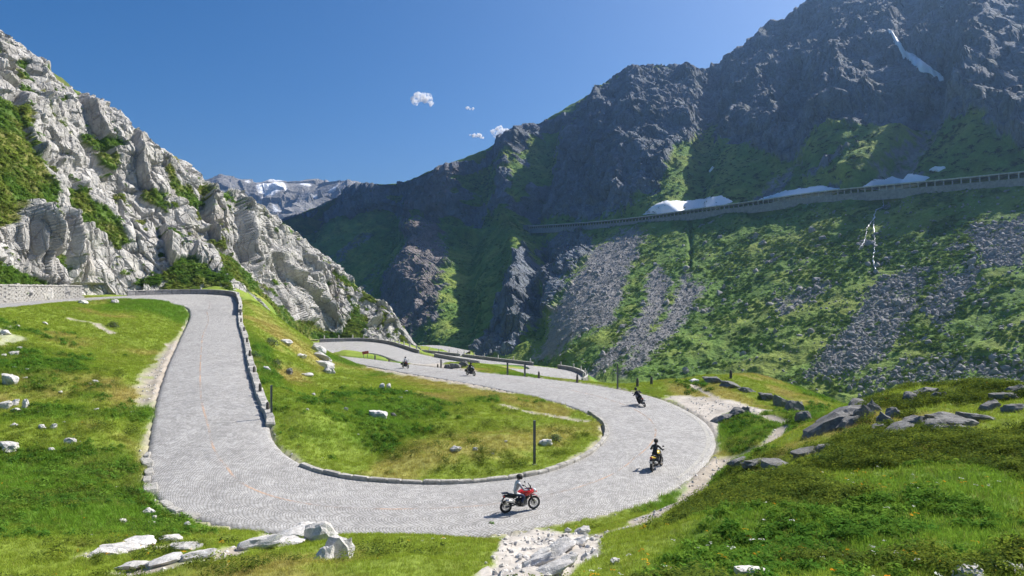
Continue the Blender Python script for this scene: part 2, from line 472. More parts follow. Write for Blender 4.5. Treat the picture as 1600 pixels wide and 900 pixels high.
# ------------------------------------------------------------------ terrain heightfield
ctrl = [(0,0,9.2),(-7,0,8.6),(8,0,9.4),(22,0,9.2),(-22,0,7.0),(0,-20,13),(35,-20,13.5),(-35,-20,11),(60,5,11),(-60,5,9),(0,5,7.9),(-8,6,7.2),(90,20,10),(-90,20,12)]
def c(px, py, d): ctrl.append(tuple(P(px, py, d)))
def cd(px, d, z): ctrl.append(tuple(Pd(px, d, z)))
for a in [(830,890,15),(1000,900,12),(1200,890,9.5),(1400,890,9),(1590,890,9),(1400,800,14),(1200,800,16),(1590,800,14),(1590,700,22),(1400,700,22),(1250,730,24),
          (1420,607,38),(1590,602,38),(1750,600,38),(1335,648,34),(1262,690,31),(1000,815,25),(1140,722,36),(1100,800,20),(900,850,20),(700,850,21),(600,842,24),(500,862,20),(350,862,21),(200,872,21),
          (0,895,19),(-200,890,19),(300,827,27.5),(150,820,27),(0,800,27),(-200,790,28),(100,750,34),(200,762,34),(0,740,35),(180,690,40),(100,690,40),(0,690,38),(-200,690,38),
          (0,640,44),(100,630,46),(200,640,46),(0,590,50),(120,570,56),(230,590,56),(0,530,60),(120,520,70),(220,500,85),(260,530,76),(0,495,68),(130,480,88),(230,476,99),(-200,500,56),(-200,600,45),
          (440,640,46),(590,650,52),(600,607,68),(480,592,68),(500,575,78),(830,660,53),(700,700,43),(750,640,57),(560,700,44),(650,620,63),(440,610,56),(420,590,66),
          (405,540,84),(395,500,104),(440,525,100),(440,560,82),(470,545,98),(500,556,104),(510,578,97),(480,575,88),(505,590,84),(390,470,116),
          (440,504,148),(500,533,192),(560,531,188),(650,542,210),(380,462,128),
          (1130,692,46),(1150,662,51),(1180,642,56),(1120,742,38.5),(1080,772,34),(1200,690,42),(1230,665,46),
          (1130,625,64),(1050,600,74),(1100,588,80),(1170,585,82),(1230,606,80),(1240,642,62),(1300,652,58),(1310,634,74),
          (700,571,112),(740,568,116),(780,576,108),(830,587,98),(690,583,108),(545,552,142)]:
    c(*a)
for a in [(1420,50,1.5),(1590,52,2.0),(1750,52,2.5),(1500,75,-7),(1650,90,-10),(1170,100,-4.5),(1050,95,-5.5),(1240,110,-10),(965,92,-5),(965,120,-10.5),(1000,140,-15),(1150,150,-20),(1400,130,-19),(1600,150,-24),
          (900,180,-19),(1000,230,-30),(800,240,-24),(700,270,-26),(600,300,-22),(1300,265,-40),(1150,300,-42),(1500,240,-36),(1800,180,-34),(1000,330,-46),(830,395,-52),(650,420,-44),(500,300,-8),(300,250,0),(100,200,4),(-300,150,4),(-500,70,11),(-300,110,9.5),
          (700,228,-17),(760,220,-18),(800,195,-16),(850,190,-17),(740,250,-22),(600,255,-15),(650,320,-32),(540,240,-8),(900,260,-30),(800,320,-42),(700,380,-48),
          (680,266,-25),(720,270,-29),(755,270,-31),(800,270,-34),(840,270,-35),(755,300,-40),(620,282,-22),(700,300,-38),(0,96,9.2),(120,120,9.6),(250,135,9.8)]:
    cd(*a)
# points beside the road edges keep the ground level with the paving
for i in range(0, NS, 18):
    l, r = EL[i], ER[i]
    u = (r - l) / np.linalg.norm(r - l)
    ctrl += [tuple(l), tuple(r)]
ctrl = np.array(ctrl, float)
def warp(x, y):
    yy = y + 45.0
    return np.stack([2.2 * x / yy, 2.2 * np.log(yy)], -1)
cw = warp(ctrl[:, 0], ctrl[:, 1])
def tps(r2): return r2 * np.log(r2 + 1e-9)
n_ = len(ctrl)
A = np.zeros((n_ + 3, n_ + 3))
A[:n_, :n_] = tps(((cw[:, None] - cw[None]) ** 2).sum(-1)) + np.eye(n_) * 2e-4
A[:n_, n_] = 1; A[:n_, n_ + 1:] = cw
A[n_:, :n_] = A[:n_, n_:].T
coef = np.linalg.lstsq(A, np.concatenate([ctrl[:, 2], [0, 0, 0]]), rcond=None)[0]
def tps_eval(x, y):
    q = warp(x, y).reshape(-1, 2); out = np.empty(len(q))
    c32 = coef; cw32 = cw
    for s in range(0, len(q), 20000):
        b = q[s:s + 20000]
        r2 = ((b[:, None, 0] - cw32[None, :, 0]) ** 2 + (b[:, None, 1] - cw32[None, :, 1]) ** 2)
        out[s:s + 20000] = tps(r2) @ c32[:n_] + c32[n_] + b @ c32[n_ + 1:]
    return out.reshape(x.shape)
GW, GH = 780, 500
Y0, Y1, YO, KX = -14.0, 420.0, 26.0, 1.25
gv = np.linspace(0, 1, GH); gu = np.linspace(-KX, KX, GW)
gy = np.exp(np.log(Y0 + YO) + gv * (np.log(Y1 + YO) - np.log(Y0 + YO))) - YO
GX = gu[None, :] * (gy[:, None] + YO) * 0.9; GY = np.broadcast_to(gy[:, None], GX.shape).copy()
GZ = tps_eval(GX, GY).astype(float)
# distance to road and road height (coarse grid bucket search)
rs = RV.reshape(-1, 3)
def road_near(x, y):
    xf, yf = x.reshape(-1), y.reshape(-1)
    dist = np.full(xf.shape, 99.0); zz = np.zeros(xf.shape)
    cell = 8.0
    kx = np.floor(rs[:, 0] / cell).astype(int); ky = np.floor(rs[:, 1] / cell).astype(int)
    px_, py_ = np.floor(xf / cell).astype(int), np.floor(yf / cell).astype(int)
    key = px_ * 10000 + py_
    order = np.argsort(key, kind='stable'); ks = key[order]
    bounds = np.flatnonzero(np.diff(ks)) + 1
    for grp in np.split(order, bounds):
        cx, cy = px_[grp[0]], py_[grp[0]]
        m = (np.abs(kx - cx) <= 1) & (np.abs(ky - cy) <= 1)
        if not m.any(): continue
        R = rs[m]
        for s in range(0, len(grp), 4000):
            g = grp[s:s + 4000]
            d2 = (xf[g, None] - R[None, :, 0]) ** 2 + (yf[g, None] - R[None, :, 1]) ** 2
            j = d2.argmin(1)
            k = np.argpartition(d2, min(4, d2.shape[1] - 1), axis=1)[:, :5]
            dk = np.take_along_axis(d2, k, 1); w = 1 / (dk + 0.05)
            dist[g] = np.sqrt(d2[np.arange(len(g)), j]); zz[g] = (R[k, 2] * w).sum(1) / w.sum(1)
    return dist.reshape(x.shape), zz.reshape(x.shape)
DR, ZR = road_near(GX, GY)
DRAW = DR.copy(); DR = np.maximum(DR - 0.30, 0)
dd = np.hypot(GX, GY)
hum = 0.34 * fbm(np.stack([GX / 2.6, GY / 2.6, GX * 0], -1), 4, 3) + 0.5 * fbm(np.stack([GX / 11, GY / 11, GX * 0], -1), 3, 8) * sstep(6, 20, DR)
hum *= sstep(0.2, 2.5, DR)
near_w = 1 - sstep(0.5, 3.2 , DR)
GZ = GZ + hum
GZ = GZ * (1 - near_w) + (ZR + 0.03) * near_w
inside = DRAW < 0.40 + .004 * np.maximum(dd - 80, 0)
GZ = np.where(inside, ZR - 0.16 - 0.003 * dd - .006 * np.maximum(dd - 100, 0), GZ)

def H(x, y, arr=None):
    """bilinear lookup on the terrain grid"""
    arr = GZ if arr is None else arr
    x = np.asarray(x, float); y = np.asarray(y, float)
    v = (np.log(np.maximum(y, Y0) + YO) - np.log(Y0 + YO)) / (np.log(Y1 + YO) - np.log(Y0 + YO)) * (GH - 1)
    u = (x / ((y + YO) * 0.9) + KX) / (2 * KX) * (GW - 1)
    v = np.clip(v, 0, GH - 1.001); u = np.clip(u, 0, GW - 1.001)
    i, j = v.astype(int), u.astype(int); fv, fu = v - i, u - j
    return (arr[i, j] * (1-fv) * (1-fu) + arr[i + 1, j] * fv * (1-fu) + arr[i, j + 1] * (1-fv) * fu + arr[i + 1, j + 1] * fv * fu)
DS = np.exp(np.linspace(np.log(4.5), np.log(400), 1600))
def ground(px, py, dmin=4.5):
    """where the sight line through a measured point of the photograph meets the ground"""
    ds = DS[DS >= dmin]
    x = ds * (px - 800) / FPX; z = CZ + (450 - py) * ds / FPX
    hit = np.flatnonzero(z <= H(x, ds))
    d = ds[hit[0]] if len(hit) else 60.0
    x = d * (px - 800) / FPX
    return np.array([x, d, float(H(x, d))])

# what covers the ground: bare tracks, gravel, lush and dry sward
GPX, GPY = project(np.stack([GX, GY, GZ], -1))
wob = fbm(np.stack([GX / 1.1, GY / 1.1, GX * 0], -1), 3, 21)
def track(pts, w):
    g = [ground(*p)[:2] for p in pts]
    return line_dist(GX, GY, g) - w * (1 + 0.7 * wob)
bare = np.zeros_like(GZ)
for pts, w in [([(1146,716),(1128,722),(1108,742),(1085,770),(1050,790),(1010,808),(985,822)], .7),
               ([(1222,668),(1212,685),(1195,698),(1165,708),(1146,716)], .45), ([(1180,648),(1215,656),(1235,658)], .35),
               ([(970,825),(930,835),(900,850)], .5), ([(110,498),(150,505),(175,520)], .3),
               ([(190,893),(260,885),(330,872),(400,852),(455,835)], .38), ([(140,866),(200,858),(300,848)], .25),
               ([(780,632),(830,645),(880,652),(915,658)], .25), ([(640,572),(690,572),(735,580)], 1.0),
               ([(280,540),(268,585),(262,610)], .9), ([(1192,640),(1130,628),(1060,622)], 1.2), ([(1150,575),(1080,600)], .3)]:
    bare = np.maximum(bare, 1 - sstep(-0.1, 0.35, track(pts, w)))
def region(poly, soft=6.0, amp=8.0):
    sd = poly_sd(GPX, GPY, poly) + amp * wob
    return sstep(-soft, soft, sd) * (GY > 3)
slabm = np.maximum(region([(790,828),(830,822),(880,832),(940,838),(935,868),(890,892),(850,912),(700,925),(770,880)], 3, 5) * (GY < 32) * (DR > .4),
                   region([(-5,512),(20,516),(30,530),(12,540),(-5,540)], 4, 14) * .5)
gravel = np.maximum(region([(1042,618),(1090,622),(1150,630),(1190,642),(1130,648),(1118,690),(1095,672),(1080,648)], 4, 5) * (GY < 75) * (GY > 40),
                    region([(640,556),(665,560),(735,580),(690,581),(645,572)], 2, 2) * (GY > 95))
shoulder = sstep(2.6, 0.6, DR + 1.1 * wob) * region([(520,560),(600,572),(720,588),(830,606),(800,616),(700,606),(600,586),(520,570)], 4, 3)
shoulder = np.maximum(shoulder, sstep(2.4, .3, DR + 1.3 * wob) * region([(292,515),(200,590),(200,640),(262,625)], 8, 6))
shoulder = np.maximum(shoulder, sstep(0.55, 0.0, DR + .5 * wob) * .8)
bare = np.clip(np.maximum(np.maximum(bare, gravel), shoulder), 0, 1)
xy = np.stack([GX, GY, GX * 0], -1)
dry = sstep(.14, .66, fbm(xy / 7.5, 4, 31) + .35 * fbm(xy / 1.7, 3, 32))
dry = np.maximum(dry, .85 * region([(1040,598),(1120,600),(1200,640),(1130,632),(1050,622)], 8, 8) * (GY < 90))
dry = np.maximum(dry, .8 * region([(560,572),(700,596),(900,640),(880,655),(760,625),(600,590)], 6, 8))
dry = np.maximum(dry, .6 * region([(380,470),(400,480),(510,560),(505,585),(470,560),(420,510)], 6, 8))
dry = np.maximum(dry, .7 * region([(640,690),(900,665),(900,690),(720,715),(620,760),(560,740)], 8, 12))
lush = sstep(0.0, .4, fbm(xy / 9.0, 3, 41))
lush = np.maximum(lush, region([(-20,700),(200,700),(240,760),(330,830),(250,840),(-20,830)], 14, 12))
lush = np.maximum(lush, region([(1150,760),(1600,700),(1600,900),(1000,900)], 20, 14) * .8)
lush = np.maximum(lush, region([(385,520),(420,540),(440,600),(400,600)], 8, 8))
C_LUSH, C_MID, C_DRY = np.array([.145, .265, .032]), np.array([.235, .31, .042]), np.array([.39, .345, .10])
C_SOIL, C_GRAV, C_SLAB = np.array([.27, .225, .17]), np.array([.42, .38, .33]), np.array([.44, .405, .36])
def sward(l, d):
    c = C_MID * (1 - l[..., None]) + C_LUSH * l[..., None]
    k = (d * (1 - .75 * l))[..., None]
    return c * (1 - k) + C_DRY * k
sw = sward(lush, dry)
gcol = sw * 0.8
gc = np.where((gravel > .3)[..., None], C_GRAV, C_SOIL * .5 + C_GRAV * .5)
gcol = gcol * (1 - bare[..., None]) + gc * bare[..., None]
gcol = gcol * (1 - slabm[..., None]) + C_SLAB * slabm[..., None]
# bedrock slab: stepped, jointed relief
fs, ed, _ = facet(np.stack([(GX * .8 + GY * .6) / 1.5, (-GX * .6 + GY * .8) / .6, GZ / 1.2], -1), 5, 1.5)
GZ = GZ + slabm * (0.16 * fs - 0.12 * sstep(.10, 0, ed)) - 0.10 * bare * (DR > .6) * (1 - gravel)
ter = link('terrain', grid_mesh('terrain', np.stack([GX, GY, GZ], -1), gcol), None, M['meadow'])
tag(ter, kind='structure')

# ------------------------------------------------------------------ paving
def cobble_mat():
    m, nt, N, L, b = new_mat('granite_setts')
    uv = N.new('ShaderNodeUVMap'); uv.uv_map = 'UVMap'
    sep = N.new('ShaderNodeSeparateXYZ'); L.new(uv.outputs[0], sep.inputs[0])
    def math_(op, a, b_=None):
        n = N.new('ShaderNodeMath'); n.operation = op
        for k, x in enumerate((a, b_)):
            if x is None: continue
            if isinstance(x, (int, float)): n.inputs[k].default_value = x
            else: L.new(x, n.inputs[k])
        return n.outputs[0]
    arc = math_('ABSOLUTE', math_('SINE', math_('MULTIPLY', sep.outputs[0], math.pi / 1.25)))
    v2 = math_('ADD', sep.outputs[1], math_('MULTIPLY', arc, 0.36))
    cmb = N.new('ShaderNodeCombineXYZ'); L.new(sep.outputs[0], cmb.inputs[0]); L.new(v2, cmb.inputs[1])
    br = N.new('ShaderNodeTexBrick')
    br.inputs['Scale'].default_value = 1.0; br.inputs['Brick Width'].default_value = 0.15; br.inputs['Row Height'].default_value = 0.135
    br.inputs['Mortar Size'].default_value = 0.016; br.inputs['Mortar Smooth'].default_value = 0.3
    br.inputs['Color1'].default_value = (.435, .423, .41, 1); br.inputs['Color2'].default_value = (.34, .33, .315, 1); br.inputs['Mortar'].default_value = (.17, .16, .14, 1)
    L.new(cmb.outputs[0], br.inputs['Vector'])
    ge = N.new('ShaderNodeNewGeometry')
    n1 = noise_node(N, L, ge.outputs['Position'], 0.5, 6, .6)
    n2 = noise_node(N, L, ge.outputs['Position'], 9.0, 4, .7)
    n3 = noise_node(N, L, ge.outputs['Position'], 2.6, 4, .7)
    # coarser blocks of rows: each row of the fans has its own shade
    row = N.new('ShaderNodeTexWhiteNoise'); row.noise_dimensions = '2D'
    rv = N.new('ShaderNodeCombineXYZ')
    L.new(math_('FLOOR', math_('DIVIDE', v2, 0.27)), rv.inputs[0]); L.new(math_('FLOOR', math_('DIVIDE', sep.outputs[0], 0.3)), rv.inputs[1])
    L.new(rv.outputs[0], row.inputs['Vector'])
    f = math_('MULTIPLY', maprange(N, L, n1.outputs['Fac'], .3, .7, .88, 1.12), maprange(N, L, n2.outputs['Fac'], .25, .75, .80, 1.2))
    f = math_('MULTIPLY', f, maprange(N, L, row.outputs['Value'], 0, 1, .88, 1.12))
    f = math_('MULTIPLY', f, maprange(N, L, n3.outputs['Fac'], .3, .7, .86, 1.14))
    # wheel tracks are a little cleaner
    L.new(scalec(N, L, br.outputs['Color'], f), b.inputs['Base Color'])
    b.inputs['Roughness'].default_value = .75
    b.inputs['Specular IOR Level'].default_value = .35
    bp = N.new('ShaderNodeBump'); bp.inputs['Strength'].default_value = .5; bp.inputs['Distance'].default_value = .03
    L.new(math_('SUBTRACT', n2.outputs['Fac'], br.outputs['Fac']), bp.inputs['Height']); L.new(bp.outputs[0], b.inputs['Normal'])
    return m
M['setts'] = cobble_mat()
ou = (ER - EL) / wid[:, None]
dn = np.array([0, 0, 1.])
RV2 = np.concatenate([(EL - ou * .8 - dn * 1.2)[:, None], (EL - ou * .30 - dn * .06)[:, None], RV, (ER + ou * .30 - dn * .06)[:, None], (ER + ou * .8 - dn * 1.2)[:, None]], 1)
ruv2 = np.concatenate([ruv[:, :1] - [.6, 0], ruv[:, :1] - [.3, 0], ruv, ruv[:, -1:] + [.3, 0], ruv[:, -1:] + [.6, 0]], 1)
road = link('road', grid_mesh('road', RV2, uv=ruv2), None, M['setts'])
tag(road, kind='structure')

def strip(name, i0, i1, off0, off1, dz, mat, parent=None, step=1, side=None):
    """a thin sheet lying on the road between two lateral fractions/offsets"""
    ii = np.arange(i0, i1, step)
    A_, B_ = EL[ii], ER[ii]
    u = (B_ - A_) / wid[ii][:, None]
    def at(o):
        p = A_ + u * np.asarray(o).reshape(-1, 1) if side != 'R' else B_ - u * np.asarray(o).reshape(-1, 1)
        t = np.clip(((p - A_) * u).sum(1) / wid[ii], 0, 1)
        p = p.copy(); p[:, 2] += dz + 0.10 * (1 - (2 * t - 1) ** 2)
        return p
    V = np.stack([at(off0), at(off1)], 1)
    uv_ = np.stack([np.stack([np.zeros(len(ii)), sq[ii]], -1), np.stack([np.full(len(ii), .12), sq[ii]], -1)], 1)
    return link(name, grid_mesh(name, V, uv=uv_), parent, mat)
def line_paint():
    m, nt, N, L, b = new_mat('worn_orange_paint')
    ge = N.new('ShaderNodeNewGeometry')
    n1 = noise_node(N, L, ge.outputs['Position'], 0.5, 3, .6); n2 = noise_node(N, L, ge.outputs['Position'], 14, 4, .7)
    ad = N.new('ShaderNodeMath'); ad.operation = 'ADD'; L.new(n1.outputs['Fac'], ad.inputs[0]); L.new(n2.outputs['Fac'], ad.inputs[1])
    f = maprange(N, L, ad.outputs[0], .90, 1.18, 0.0, .75)
    b.inputs['Base Color'].default_value = (.60, .42, .30, 1)
    L.new(f, b.inputs['Alpha'])
    b.inputs['Roughness'].default_value = .8
    return m
M['line'] = line_paint()
def wmid(i0, i1, off): return wid[i0:i1] * .5 + off
i0, i1 = st(6), st(33)
line_shift = np.interp(np.arange(i0, i1), [i0, st(9), st(11), st(14), st(17), st(20), st(22), st(25), i1], [1.2, 1.2, .5, -.2, .8, .3, -.3, .1, 0])
strip('centre_line', i0, i1, wmid(i0, i1, line_shift - .07), wmid(i0, i1, line_shift + .07), .006, M['line'], road)

# ------------------------------------------------------------------ granite cliff beside the upper road
# columns: picture abscissa of the survey line, then (ordinate, distance) at foot, middle and crest
CL = [(-420,(440,56),(210,80),(-150,120)), (-250,(445,66),(215,90),(-110,128)), (-100,(447,74),(230,98),(-30,135)), (0,(449,93),(250,108),(57,140)), (60,(449,104),(270,116),(102,146)), (120,(452,116),(296,126),(146,151)), (200,(458,127),(330,138),(203,158)),
      (270,(459,130),(352,146),(243,166)), (320,(459,132),(372,152),(291,172)), (370,(461,132),(392,158),(309,180)), (405,(481,139),(412,170),(323,192)), (440,(503,152),(432,182),(350,204)),
      (500,(531,194),(470,206),(400,220)), (560,(531,200),(492,211),(449,222)), (620,(537,206),(514,216),(493,224)), (648,(545,213),(540,219),(533,226)), (668,(556,212),(560,219),(566,228)), (700,(585,212),(600,220),(620,230)), (760,(640,210),(660,220),(690,235))]
NCX, NCR = 860, 470
cx = np.array([r[0] for r in CL], float)
rows = [np.array([P(r[0], *r[k]) for r in CL]) for k in (1, 2, 3)]
foot = rows[0].copy(); foot[:, 2] -= 5.0; foot[:, 1] -= 2.0
bk1 = rows[2] + np.array([-4, 22, -7.0]); bk2 = rows[2] + np.array([-10, 80, -55.0]); bk3 = rows[2] + np.array([-20, 150, -110.0])
xq = np.concatenate([np.linspace(-420, -40, 90, endpoint=False), np.linspace(-40, 690, 720, endpoint=False), np.linspace(690, 760, 50)])
rowq = np.stack([hermite(cx, r, xq) for r in (foot, *rows, bk1, bk2, bk3)], 0)
tq = np.concatenate([np.linspace(0, 1, 30, endpoint=False), np.linspace(1, 3, 370, endpoint=False), np.linspace(3, 4, 40, endpoint=False), np.linspace(4, 6, 30)])
CV = hermite(np.arange(7.0), rowq, tq)
cn = grid_normals(CV)
if cn[200, 400, 1] > 0: cn = -cn
cpx, cpy = project(CV)
# joints: steep, leaning to the right; long blocks
def rotated(V, ax, ay, az):
    R = np.array(Euler((math.radians(ax), math.radians(ay), math.radians(az))).to_matrix())
    return V @ R.T
jq = rotated(CV, 0, 14, 20)
warpn = np.stack([fbm(CV / 9, 3, 51), fbm(CV / 9, 3, 52), fbm(CV / 9, 3, 53)], -1)
jq = jq + warpn * .8
f1, e1, r1 = facet(jq / np.array([8.0, 8.0, 25.0]), 61, 1.6)
f2, e2, r2 = facet(jq / np.array([2.6, 2.6, 9.5]), 62, 1.6)
stri = ridged(jq / np.array([1.7, 1.7, 12.]), 3, 68)
c1, d1 = chip(jq / np.array([9.0, 11.0, 20.]), 65, 1.7, .5)
c2, d2 = chip((jq + .4 * warpn) / np.array([3.2, 4.0, 7.5]), 66, 1.7, .55)
c3, d3 = chip((jq + .4 * warpn) / np.array([1.15, 1.4, 2.4]), 67, 1.5, .6)
c4, d4 = chip(rotated(CV, 30, 40, 10) / np.array([2.0, 2.0, 5.0]), 69, 1.6, .5)
r3 = sstep(0, .5, d3)
rg = ridged(CV / np.array([16, 16, 26.]), 4, 71)
noise_c = fbm(CV / 6.0, 4, 77)
gr = np.zeros(cpx.shape)
wobc = 10 * fbm(CV / 5.0, 4, 78)
for poly, soft in [([(-430,150),(-100,120),(0,140),(38,158),(48,200),(55,235),(80,272),(95,300),(98,335),(62,330),(30,315),(22,352),(-5,360),(-430,380)], 7), ([(-400,405),(0,408),(40,425),(85,447),(-5,452),(-400,452)], 5),
                   ([(78,330),(92,340),(100,400),(112,440),(96,442),(84,400)], 4), ([(103,292),(135,296),(180,330),(210,378),(190,382),(150,348),(120,345)], 4),
                   ([(150,225),(185,240),(190,262),(165,250)], 3), ([(225,285),(265,300),(250,318),(228,305)], 3),
                   ([(318,378),(345,384),(400,432),(432,468),(470,500),(540,525),(520,534),(470,535),(420,490),(395,462),(350,415)], 5),
                   ([(68,100),(100,115),(130,142),(100,135)], 2), ([(265,258),(300,290),(330,330),(300,320),(275,290)], 3),
                   ([(545,470),(562,478),(570,505),(556,508)], 3), ([(585,478),(605,490),(600,502)], 2)]:
    gr = np.maximum(gr, sstep(-soft, soft, poly_sd(cpx, cpy, poly) + wobc))
ledge = sstep(.0, .28, noise_c + .5 * fbm(CV / 1.8, 3, 79) + (cn[..., 2] - .72) * 1.4)
gr = np.clip(np.maximum(gr, ledge * .9 * (cpx < 660)), 0, 1)
rockw = 1 - .86 * gr
low = 0.35 + 0.65 * sstep(0.0, 1.3, tq)[:, None]        # foot stays near its surveyed line
disp = rockw * (.9 * f1 + .22 * f2 + 2.6 * c1 - 1.15 * c2 + .5 * c4 - .42 * c3 + .10 * stri + .6 * rg - .8 * sstep(.05, 0, e1) - .30 * sstep(.05, 0, e2)) * low
# clefts: the rock on the right of each line stands proud of what lies to its left
for pts, a_, w_ in [([(36,150),(50,195),(62,240)], 4.0, 55), ([(128,160),(150,200),(185,245)], 3.2, 45), ([(205,215),(215,260),(240,300)], 2.4, 30), ([(318,296),(328,340),(345,372)], 4.0, 34), ([(368,318),(382,365),(402,410)], 4.0, 34),
                    ([(250,355),(262,390),(272,420)], 3.0, 26), ([(425,395),(455,435),(490,470),(525,505)], 3.0, 40), ([(98,330),(108,380),(112,430)], 2.5, 22), ([(300,395),(308,440)], 2.4, 24), ([(15,300),(30,350),(45,400)], 2.0, 26), ([(470,400),(500,440)], 2.0, 30)]:
    pa = np.array(pts, float); ln = np.interp(cpy, pa[:, 1], pa[:, 0]); u_ = cpx - ln + 5 * warpn[..., 0]
    yf = sstep(pa[0, 1] - 14, pa[0, 1] + 8, cpy) * sstep(pa[-1, 1] + 14, pa[-1, 1] - 8, cpy)
    disp = disp + a_ * yf * (sstep(-1.5, 1.5, u_) * np.exp(-np.maximum(u_, 0) / w_) - .5 * np.exp(-np.maximum(-u_, 0) / 14) * (u_ < 0)) * rockw
disp = disp + gr * (.5 * fbm(CV / 2.2, 4, 83) - .6)
edgefade = 1 - .6 * sstep(600, 660, cpx)
disp = disp * edgefade
CV2 = CV + cn * disp[..., None] * np.array([1, 1, .8])
# pale granite with lichen, rust and grass ledges (the colour of the thing itself)
lich = sstep(.1, .6, fbm(CV / 3.3, 4, 85)); rust = sstep(.2, .6, fbm(CV / 7.1, 4, 86))
base = np.array([.43, .413, .385]) * (0.86 + .28 * r2[..., None]) * (.92 + .16 * r3[..., None])
base = base * (1 - .30 * lich[..., None]) + np.array([.29, .30, .22]) * .30 * lich[..., None]
base = base * (1 - .22 * rust[..., None]) + np.array([.40, .31, .24]) * .22 * rust[..., None]
gdry = sstep(-.3, .4, fbm(CV / 4.5, 4, 87))[..., None]
gcol2 = np.array([.085, .145, .026]) * (1 - gdry) + np.array([.19, .19, .055]) * gdry
gm = sstep(.35, .65, gr + .25 * fbm(CV / .9, 3, 88))[..., None]
ccol = np.concatenate([base * (1 - gm) + gcol2 * gm, 1 - gm], -1)
cliff = link('granite_cliff', grid_mesh('granite_cliff', CV2, ccol, smooth=False), None, M['cliff'])
tag(cliff, kind='structure')

# ------------------------------------------------------------------ mountain across the valley
MX = [330, 450, 520, 580, 640, 680, 740, 830, 900, 1000, 1060, 1110, 1180, 1280, 1400, 1500, 1600, 1720, 1850, 2000]
FOOT = {330:(530,900),450:(525,800),520:(532,700),580:(540,620),640:(548,545),680:(555,500),740:(562,450),830:(572,395),900:(580,360),1000:(590,330),1060:(596,318),1110:(602,308),1180:(608,292),1280:(618,268),1400:(626,245),1500:(632,225),1600:(640,205),1720:(650,185),1850:(660,165),2000:(670,145)}
GAL = {330:(400,1010),450:(372,960),520:(352,920),580:(336,880),640:(345,830),680:(350,790),740:(357,735),830:(358,682),900:(354,612),1000:(345,534),1060:(337,496),1110:(330,468),1180:(321,434),1280:(307,392),1400:(295,352),1500:(286,325),1600:(276,301),1720:(264,274),1850:(248,250),2000:(230,226)}
RIDGE = {330:(372,1120),450:(347,1080),520:(318,1060),580:(293,1040),640:(286,1010),680:(271,960),740:(243,920),830:(201,860),900:(163,825),1000:(113,770),1060:(108,742),1110:(112,722),1180:(68,690),1280:(-2,645),1400:(-70,600),1500:(-120,565),1600:(-160,520),1720:(-180,480),1850:(-180,430),2000:(-160,380)}
KR = ([330, 700, 830, 1000, 1180, 1280, 1400, 1600, 2000], [.86, .86, .94, 1.06, 1.13, 1.17, 1.18, 1.16, 1.14])
KF = ([330, 830, 930, 2000], [1, 1, .83, .83])
def mrow(dic, k=None): return np.array([P(x, dic[x][0], dic[x][1] * (1.0 if k is None else float(np.interp(x, *k)))) for x in MX])
rF, rG, rR = mrow(FOOT, KF), mrow(GAL), mrow(RIDGE, KR)
rF0 = rF + np.array([-25, -20, -22.0])
rM1 = rF * .5 + rG * .5 + np.array([0, 0, -4.0])
rM2 = rG * .62 + rR * .38 + np.array([0, 0, 3.0]); rM3 = rG * .28 + rR * .72 + np.array([0, 0, 3.0])
rB = rR + np.array([60, 60, -45.0]); rB2 = rR + np.array([150, 150, -190.0])
xm = np.concatenate([np.linspace(330, 440, 40, endpoint=False), np.linspace(440, 1640, 800, endpoint=False), np.linspace(1640, 2000, 90)])
rq = np.stack([hermite(MX, r, xm) for r in (rF0, rF, rM1, rG, rM2, rM3, rR, rB, rB2)], 0)
tm = np.concatenate([np.linspace(0, 1, 16, endpoint=False), np.linspace(1, 3, 210, endpoint=False), np.linspace(3, 6, 230, endpoint=False), np.linspace(6, 8, 26)])
MV = hermite(np.arange(9.0), rq, tm)
mn = grid_normals(MV)
if mn[200, 400, 2] < 0: mn = -mn
mpx, mpy = project(MV)
TM = np.broadcast_to(tm[:, None], mpx.shape)
wm = fbm(MV / 40.0, 4, 101); wm2 = fbm(MV / 14.0, 4, 102)
wobm = 12 * wm + 7 * wm2
wm3 = fbm(MV / 4.0, 4, 104)
wobm = wobm + 9 * wm3
def mmask(poly, soft=8, amp=1.0): return sstep(-soft, soft, poly_sd(mpx, mpy, poly) + amp * wobm)
def mline(pts, w): return np.exp(-(line_dist(mpx, mpy, pts) / w) ** 2)
above = sstep(2.98, 3.06, TM)
# where bare rock, grass and scree lie on the slope
rock = above * .0
rock = np.maximum(rock, mmask([(838,335),(850,280),(862,235),(905,172),(985,105),(1125,95),(1110,175),(1062,228),(1045,280),(1040,306),(985,332),(900,345)], 8))
rock = np.maximum(rock, mmask([(1100,100),(1280,-40),(1700,-260),(2010,-260),(2010,215),(1600,238),(1560,215),(1500,205),(1440,175),(1370,200),(1300,212),(1235,238),(1180,235),(1120,215)], 10))
rock = np.maximum(rock, mmask([(735,555),(770,490),(800,440),(830,395),(850,440),(838,505),(800,555)], 6))
rock = np.maximum(rock, .9 * mmask([(625,320),(650,285),(690,268),(720,262),(690,300),(650,345),(625,360)], 5))
rock = np.maximum(rock, .75 * mmask([(600,430),(680,330),(700,360),(690,470),(650,545),(600,520)], 12, 1.6))
rock = np.maximum(rock, mmask([(845,365),(905,362),(930,380),(900,420),(850,500),(838,440)], 5, 1.2) * .8)
steepn = sstep(.18, .5, wm + .6 * wm2 + (.66 - mn[..., 2]) * 2.0)
rock = np.maximum(rock, steepn * sstep(1000, 820, mpx) * .55)
rock = np.maximum(rock, steepn * above * .75)
rock = rock * (1 - .9 * mmask([(1060,232),(1082,230),(1085,262),(1062,318),(1040,322),(1048,280)], 4, .4)) * (1 - .95 * mmask([(1290,282),(1330,255),(1375,215),(1398,212),(1385,250),(1365,276),(1330,288)], 5, .5))
scree = np.zeros_like(rock)
